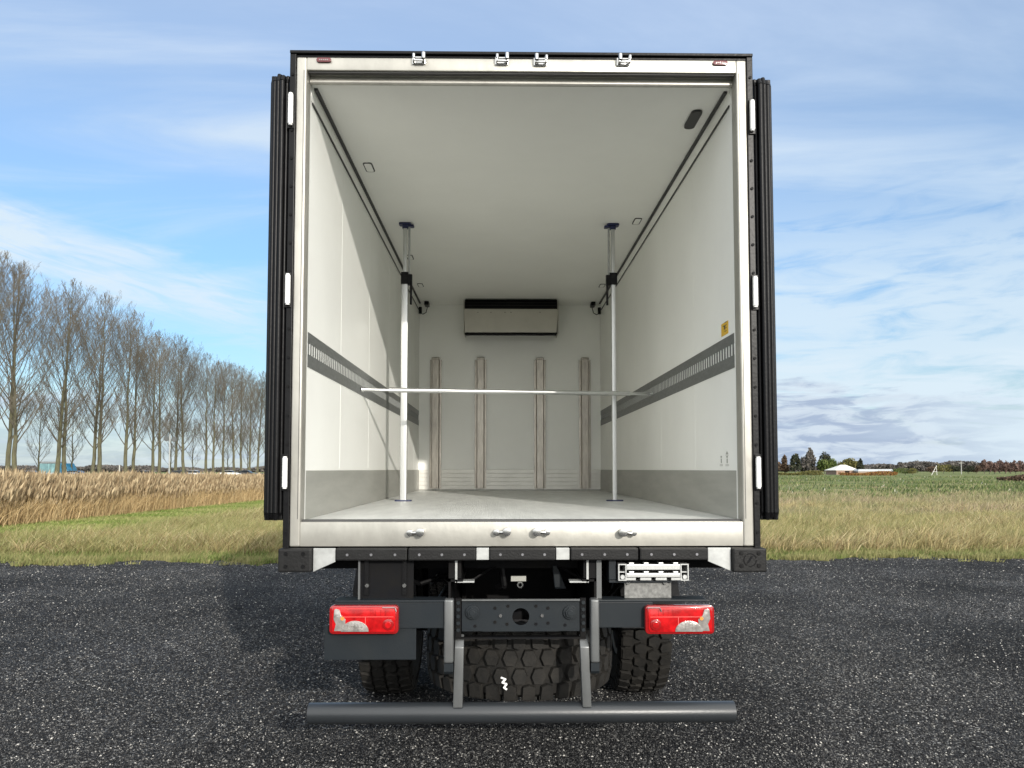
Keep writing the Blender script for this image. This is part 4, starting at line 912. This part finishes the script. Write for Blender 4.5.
for i, px in enumerate(row):
    hp = 229*(1-px/450); Yt = 25*F/hp*(1+.03*rr_.uniform(-1, 1)); X_ = at(px, 470, Yt).x; s = 1.08+.05*rr_.uniform(-1, 1)
    lab = 'bare poplar whose branches reach in from beyond the left picture edge' if i == 0 else f'{ORD[i-1]} trunk of the bare poplar row behind the reeds, counted from the left picture edge'
    if i == 2: s *= .97
    plant('poplar_tree', X_, Yt, variants[(i*2+i//5) % 5], lab, 'bare poplars in a row behind the reeds', s, rr_.random()*6.28)
for i, (px, hpx) in enumerate(((38, 92), (72, 88), (170, 70), (193, 62), (228, 55), (248, 52))):
    Yt = (105, 112, 150, 165, 190, 205)[i]; X_ = at(px, 470, Yt).x; s = hpx*Yt/F/13
    plant('small_tree', X_, Yt, small[i % 2], f'{ORD[i]} small bare tree from the left, standing behind the poplar row', 'small bare trees behind the poplars', s, rr_.random()*6.28)

# ------------------------------------------------------------------ leafy far trees and bushes
def leafy(name, px, top, half, Yt, kind, label, group=None, cat='tree', base_z=0., nleaf=900, seed=0, shape='round', cat2=None):
    rn = np.random.default_rng(seed+int(px*7)); p = at(px, top, Yt); H_ = p.z; Wd = 1.2*half*Yt/F
    e = empty(name, (p.x, Yt, 0), label, cat, group)
    tb = MB(); tb.cyl((0,0,-.2), (0,0,H_*.75), max(.02*H_, .12), .03*H_*.3, n=8)
    for k in range(5): a = k*1.3; tb.cyl((0,0,H_*(.2+.1*k)), (Wd*.5*math.cos(a), Wd*.5*math.sin(a), H_*(.4+.1*k)), .012*H_, .006*H_, n=5)
    tb.build('trunk' if cat == 'tree' else 'stem', M_farbark, e)
    n = int(nleaf*1.8); u = rn.random((n, 3))*2-1; r = np.linalg.norm(u, axis=1); u = u[r < 1]; r = r[r < 1]; n = len(u)
    clump = rn.random((14, 3))*2-1; clump /= np.maximum(np.linalg.norm(clump, axis=1), .4)[:, None]; pick = rn.integers(0, 14, n)
    pos = u*.42+clump[pick]*.62
    zf = (pos[:, 2]+1.05)/2.1
    if shape == 'cone': pos[:, :2] *= (1.3-.95*np.clip(zf, 0, 1))[:, None]
    if shape == 'column': pos[:, :2] *= (1.0-.5*np.abs(zf-.4))[:, None]
    lo = .06 if shape != 'round' else .10
    P = np.stack([pos[:, 0]*Wd, pos[:, 1]*Wd, H_*(lo+(1-lo)*np.clip(zf, 0, 1))], 1)
    sz = .05*H_*(.6+.8*rn.random(n)); 
    d1 = rn.normal(size=(n, 3)); d2 = rn.normal(size=(n, 3)); d1 *= (sz/np.linalg.norm(d1, axis=1))[:, None]; d2 *= (sz/np.linalg.norm(d2, axis=1))[:, None]
    V = np.stack([P-d1, P+d2, P+d1, P-d2], 1).reshape(-1, 3); Q = np.arange(n*4).reshape(n, 4)
    o = npmesh('crown' if cat == 'tree' else 'foliage', V, quads=Q, mats=[FM[kind]]); o.parent = e
    return e
M_farbark = mat('far_bark', (.09,.08,.065), .9, var=.2)
FM = {k: island_mat('foliage_'+k, c, .9, .15) for k, c in dict(
    dark=[(0,(.018,.025,.015)), (.6,(.035,.042,.025)), (1,(.07,.065,.04))], green=[(0,(.045,.07,.018)), (.6,(.085,.12,.03)), (1,(.14,.16,.05))],
    olive=[(0,(.08,.085,.025)), (.6,(.14,.13,.04)), (1,(.20,.17,.07))], brown=[(0,(.055,.035,.025)), (.6,(.11,.075,.05)), (1,(.17,.12,.08))],
    redbrown=[(0,(.09,.055,.045)), (.6,(.16,.10,.085)), (1,(.24,.17,.14))], grey=[(0,(.07,.065,.06)), (.6,(.12,.11,.10)), (1,(.18,.16,.14))], orange=[(0,(.16,.06,.02)), (.5,(.26,.11,.035)), (.8,(.32,.20,.05)), (1,(.12,.12,.04))]).items()}
FY = 300.
leafy('conifer_tree', 775, 455, 5, FY, 'brown', 'dark brown conifer half hidden by the right lorry door, leftmost on the meadow horizon', seed=1, shape='round')
leafy('conifer_tree', 785, 454, 4.5, FY, 'brown', 'rusty brown conifer second from the lorry door on the horizon', seed=2, shape='cone')
leafy('conifer_tree', 795, 451.5, 5, FY-3, 'dark', 'dark pointed conifer between the rusty one and the bare grey tree', seed=3, shape='cone')
leafy('bare_tree', 803, 456, 5, FY+8, 'grey', 'grey leafless round tree between the dark conifer and the tallest tree', seed=4)
leafy('tall_tree', 809.5, 447.5, 5.5, FY-2, 'grey', 'tallest tree of the right hand group, greyish and thinly leaved', seed=5, shape='cone')
leafy('broadleaf_tree', 824, 451, 5.5, FY+15, 'dark', 'dark dome shaped tree rising behind the round green tree', seed=6)
leafy('broadleaf_tree', 826, 455.5, 8.5, FY, 'green', 'round green leafy tree beside the white roofed barn', seed=7, nleaf=1500)
leafy('broadleaf_tree', 847, 457, 10, FY+30, 'olive', 'olive yellow tree behind the white roofed barn', seed=8, nleaf=1500)
leafy('conifer_tree', 860, 458, 3.5, FY+20, 'dark', 'narrow dark tree at the right end of the white roof', seed=9, shape='column')
leafy('shrub', 905, 467, 11, 260, 'green', 'low broad dark green bush right of the long greenhouse', cat='bush', seed=10, nleaf=1500)
leafy('shrub', 912.5, 467.5, 4, 255, 'olive', 'small yellowish bush at the right end of the dark green bush', cat='bush', seed=11)
leafy('bare_tree', 917, 459.5, 6, FY+60, 'grey', 'thin leafless tree on the horizon behind the green bush', seed=12)
leafy('bare_tree', 901, 461.5, 4, FY+60, 'grey', 'small thin leafless tree above the right end of the greenhouse', seed=13)
for px, top, hf, kd, lab in ((933, 465, 6, 'brown', 'low brown tree directly left of the white timber frame on the horizon'), (943, 463.5, 8, 'olive', 'broad dull olive tree right of the white timber frame'), (953, 464.5, 6, 'dark', 'dark low tree between the olive tree and the thin pole'), (968, 465, 5, 'dark', 'dark low tree just right of the thin pole'), (976, 464.5, 5, 'brown', 'low brown tree beside the reddish poplar plantation')):
    leafy('hedge_tree', px, top, hf, FY+20, kd, lab, seed=int(px))
k = 0
for i in range(9):
    px = 984+i*5.2
    leafy('plantation_tree', px, 459+(i % 3)*.9, 3.4, FY+10+(i % 2)*12, 'redbrown', f'{ORD[i]} tree from the left of the reddish brown plantation at the right horizon', 'reddish brown trees in the plantation', seed=30+i, shape='column', nleaf=700)
def hedge(name, x0px, x1px, top, Yt, kind, label, n=2500, thick=3.):
    a = at(x0px, top, Yt); b = at(x1px, top, Yt); H_ = a.z; rn = np.random.default_rng(int(x0px)+5); W_ = b.x-a.x
    e = empty(name, ((a.x+b.x)/2, Yt, 0), label, 'hedge')
    u = rn.random(n)*W_-W_/2; hh = H_*(.65+.35*np.sin(u*.35)*np.sin(u*.13+1)); P = np.stack([u, (rn.random(n)-.5)*thick, rn.random(n)**.7*hh], 1)
    sz = .10*H_*(.6+rn.random(n)); d1 = rn.normal(size=(n, 3)); d2 = rn.normal(size=(n, 3)); d1 *= (sz/np.linalg.norm(d1, axis=1))[:, None]; d2 *= (sz/np.linalg.norm(d2, axis=1))[:, None]
    o = npmesh('foliage', np.stack([P-d1, P+d2, P+d1, P-d2], 1).reshape(-1, 3), quads=np.arange(n*4).reshape(n, 4), mats=[FM[kind]]); o.parent = e
    tb = MB()
    for k in range(8): xx = -W_/2+W_*(k+.5)/8; tb.cyl((xx, 0, -.1), (xx, 0, H_*.6), .08, .05, n=5)
    tb.build('stem', M_farbark, e)
hedge('hedge', 840, 896, 471.0, 232, 'orange', 'low orange autumn hedge in front of the barn and greenhouse')
hedge('hedge', 778, 822, 470.6, 240, 'olive', 'low yellow brown hedge below the conifers by the lorry door')
hedge('hedge', 1000, 1030, 473.5, 120, 'brown', 'short dark brown bramble hedge at the right edge of the meadow', 1200, 2)
def woods(name, x0, x1, Yt, topf, label, n=16000, kinds='grey'):
    rn = np.random.default_rng(77+int(x0)); a, b = at(x0, 465, Yt).x, at(x1, 465, Yt).x
    u = rn.random(n)*(b-a)+a; H_ = topf(u); P = np.stack([u, Yt+(rn.random(n)-.5)*30, rn.random(n)**.6*H_], 1); sz = .45+.7*rn.random(n)
    d1 = rn.normal(size=(n, 3)); d2 = rn.normal(size=(n, 3)); d1 *= (sz/np.linalg.norm(d1, axis=1))[:, None]; d2 *= (sz/np.linalg.norm(d2, axis=1))[:, None]
    tag(npmesh(name, np.stack([P-d1, P+d2, P+d1, P-d2], 1).reshape(-1, 3), quads=np.arange(n*4).reshape(n, 4), mats=[FM[kinds]]), label, 'woodland', kind='stuff')
woods('distant_woodland', 690, 1060, 620, lambda u: 5.2+2.2*np.sin(u*.03)*np.sin(u*.011+1)+1.2*np.sin(u*.19), 'low line of distant bare woodland along the right horizon', 40000)
woods('distant_woodland', -60, 300, 520, lambda u: 2.6+1.6*np.clip(np.sin(u*.045+1)*np.sin(u*.021), -.4, 1)+.8*np.sin(u*.23), 'low line of distant dark woodland seen between the poplar trunks', 40000, 'grey')
# barn, greenhouse
def P3(px, py, Yt): p = at(px, py, Yt); return p
a, b = P3(835.5, 470, 265), P3(859.5, 470, 265); zr = P3(846.5, 464.8, 265).z; ze_ = P3(846.5, 470, 265).z
B = empty('barn', ((a.x+b.x)/2, 265, 0), 'small barn with a broad pale white roof beside the round green tree', 'barn'); hw = (b.x-a.x)/2
pw = mat('barn_wall', (.30,.20,.15), .8, var=.3, vscale=1); pr_ = mat('barn_roof', (.78,.75,.66), .6, var=.15, vscale=.6)
o = MB(); o.box(-hw*.9, hw*.9, .3, 9, 0, ze_); o.build('wall', pw, B)
o = MB(); o.add([(-hw*1.02, 0, ze_-.1), (hw*1.02, 0, ze_-.1), (hw*.35, 4.5, zr), (-hw*.1, 4.5, zr), (-hw*1.02, 9.3, ze_-.1), (hw*1.02, 9.3, ze_-.1)], [(0,1,2,3), (5,4,3,2), (1,5,2), (4,0,3), (0,4,5,1)]); o.build('roof', pr_, B)
o = MB(); o.box(-.8, .8, .25, .32, 0, ze_*.8); o.build('door', M['dark'], B)
a, b = P3(858, 470, 262), P3(893, 470, 262); G = empty('greenhouse', ((a.x+b.x)/2, 262, 0), 'long low grey roofed greenhouse right of the white barn roof', 'greenhouse'); hw = (b.x-a.x)/2; z1 = P3(870, 469.2, 262).z
o = MB(); o.box(-hw, hw, 0, 6, 0, z1*.62); o.build('wall', mat('greenhouse_wall', (.22,.16,.12), .5, var=.3, vscale=1), G)
o = MB(); o.prism([(-hw-.1, z1*.62), (hw+.1, z1*.62), (hw-.2, z1), (-hw+.2, z1)], -.1, 6.1); o.build('roof', mat('greenhouse_roof', (.42,.45,.48), .35, var=.2, vscale=1.5), G)
# white A shaped timber frame, poles
e = P3(934, 474, 250); o = MB(); zt5 = P3(936.5, 465.5, 250).z; x1 = P3(931.5, 470, 250).x-e.x; x2 = P3(936.8, 470, 250).x-e.x
o.cyl((x1, 0, 0), (x2, 0, zt5), .08, .06, n=6); o.cyl((x2+.2, .3, 0), (x2, .3, zt5), .08, .07, n=6); o.cyl((x1*.5, 0, zt5*.35), (x2+.1, 0, zt5*.35), .08, .08, n=6)
ob = o.build('timber_frame', M['alukick']); ob.location = (e.x, 250, 0); tag(ob, 'white leaning timber frame standing in front of the olive tree on the horizon', 'frame')
def pole_thing(name, px, top, Yt, r, mt, label, cat, arms=False):
    p = P3(px, top, Yt); o = MB(); o.cyl((0,0,0), (0,0,p.z), r, r*.8, n=8)
    if arms: o.cyl((-1, 0, p.z-.6), (1, 0, p.z-.6), r*.6, n=6)
    ob = o.build(name, mt); ob.location = (p.x, Yt, 0); tag(ob, label, cat)
pole_thing('utility_pole', 961, 461.5, 290, .16, M['kick'], 'thin grey utility pole between the dark low trees on the right horizon', 'pole', True)
pole_thing('marker_post', 119.5, 465, 96, .10, M['kick'], 'short pale marker post left of the poplar trunks near the middle of the reeds', 'post')
p = P3(170, 434, 100); S = empty('road_sign', (p.x, 100, 0), 'pole with two dark round sign panels among the poplar trunks', 'sign')
o = MB(); o.cyl((0,0,0), (0,0,p.z), .09, .08, n=10); o.build('post', M['galv'], S)
for dx, dz in ((-.45, -.2), (.55, -.3)): o = MB(); o.lathe([(-.04, .01), (-.04, .34), (.04, .34), (.04, .01)], (dx, 0, p.z+dz-.4), 'y', 24); o.build('sign_panel', M['bare_grey'], S)

# ------------------------------------------------------------------ road and traffic behind the reeds
rd = MB(); rd.add([(-75,60,.25), (-66,60,.25), (-90,330,.25), (-99,330,.25)], [(0,1,2,3)]); rd.add([(-75,60,.25), (-66,60,.25), (-64,60,0), (-77,60,0)], [(0,1,2,3)]); rd.add([(-66,60,.25), (-90,330,.25), (-88,330,0), (-64,60,0)], [(0,1,2,3)])
tag(rd.build('road', mat('asphalt', (.06,.06,.062), .9, var=.2, vscale=.5)), kind='structure')
def car(px, Yt, Lm, colour, label, rz=0., hh=1.42):
    p = P3(px, 470, Yt); E_ = empty('parked_car' if False else 'car', (p.x, Yt, .25), label, 'car', 'cars passing behind the poplar row', rz); h = Lm/2
    mt = mat('car_paint', colour, .28, var=.05, coat=.5)
    o = MB(); o.prism([(-h, .3), (-h, .75), (-h*.93, .92), (-h*.62, .95), (h*.42, .95), (h*.92, .80), (h, .62), (h, .3)], -.85, .85); bo = o.build('body', mt, E_, bevel=.06, smooth=True)
    o = MB(); o.prism([(-h*.80, .94), (-h*.52, hh-.05), (-h*.3, hh), (h*.08, hh), (h*.20, hh-.06), (h*.48, .94)], -.70, .70); o.build('cabin', M['glass'], E_, bevel=.05)
    o = MB(); o.prism([(-h*.52, hh-.04), (-h*.3, hh+.02), (h*.08, hh+.02), (h*.22, hh-.07)], -.68, .68); o.build('roof', mt, E_, bevel=.01)
    for sx in (-.62, .62):
        for sy in (-1, 1):
            o = MB(); o.cyl((sx*h, sy*.70, .32), (sx*h, sy*.88, .32), .32, n=20); wo = o.build('wheel', M['black'], E_); o = MB(); o.cyl((sx*h, sy*.87, .32), (sx*h, sy*.89, .32), .19, n=14); o.build('rim', M['galv'], wo)
    for sy in (-1, 1):
        o = MB(); o.box(h*.97, h*1.0+.01, *sorted((sy*.5, sy*.78)), .6, .72); o.build('headlight', M['clearlamp'], E_)
        o = MB(); o.box(-h-.01, -h*.98, *sorted((sy*.5, sy*.8)), .65, .8); o.build('tail_light', M['redlamp'], E_)
car(32, 108, 4.7, (.24,.26,.29), 'grey saloon car left of the turquoise lorry behind the reeds')
car(78, 108, 4.6, (.03,.03,.035), 'black car right of the turquoise lorry behind the reeds')
car(73, 101, 3.6, (.55,.55,.55), 'silver car partly in front of the black car behind the reeds', hh=1.2)
car(145, 122, 4.2, (.10,.10,.11), 'dark car left of the sign pole behind the reeds')
car(181, 140, 4.4, (.05,.05,.055), 'dark car in the middle of the poplar row')
car(195, 150, 4.4, (.62,.62,.60), 'light car between two poplar trunks right of the sign pole')
car(230, 165, 4.5, (.80,.79,.76), 'white car behind the right half of the poplar row')
car(247, 172, 4.3, (.03,.03,.03), 'black car nearest the left lorry door, behind the reeds')
# turquoise lorry
p = P3(56.5, 470, 112); LT = empty('small_lorry', (p.x, 112, .25), 'turquoise box lorry driving between the poplar trunks', 'lorry'); tq = mat('turquoise_paint', (.25,.44,.45), .4, var=.1, vscale=1); tb_ = mat('blue_cab_paint', (.03,.22,.38), .3, var=.1, coat=.3)
o = MB(); o.box(-1.9, .75, -1.15, 1.15, .85, 2.45); o.build('cargo_box', tq, LT, bevel=.03)
o = MB(); o.box(-1.92, .77, -1.17, 1.17, 2.47, 2.75); o.build('roof', M['galv'], LT, bevel=.05)
o = MB(); o.prism([(.8, .5), (.8, 2.5), (1.9, 2.5), (2.3, 1.7), (2.4, .5)], -1.1, 1.1); o.build('cab', tb_, LT, bevel=.06)
o = MB(); o.prism([(1.3, 1.75), (1.3, 2.3), (1.85, 2.3), (2.1, 1.75)], -1.12, -1.09); o.build('window', M['glass'], LT)
o = MB(); o.box(-1.9, .75, -1.165, -1.15, .87, 1.15); o.build('white_skirt', M['white'], LT)
for sx in (-1.2, 1.6):
    for sy in (-1, 1): o = MB(); o.cyl((sx, sy*.8, .42), (sx, sy*1.12, .42), .42, n=20); o.build('wheel', M['black'], LT)
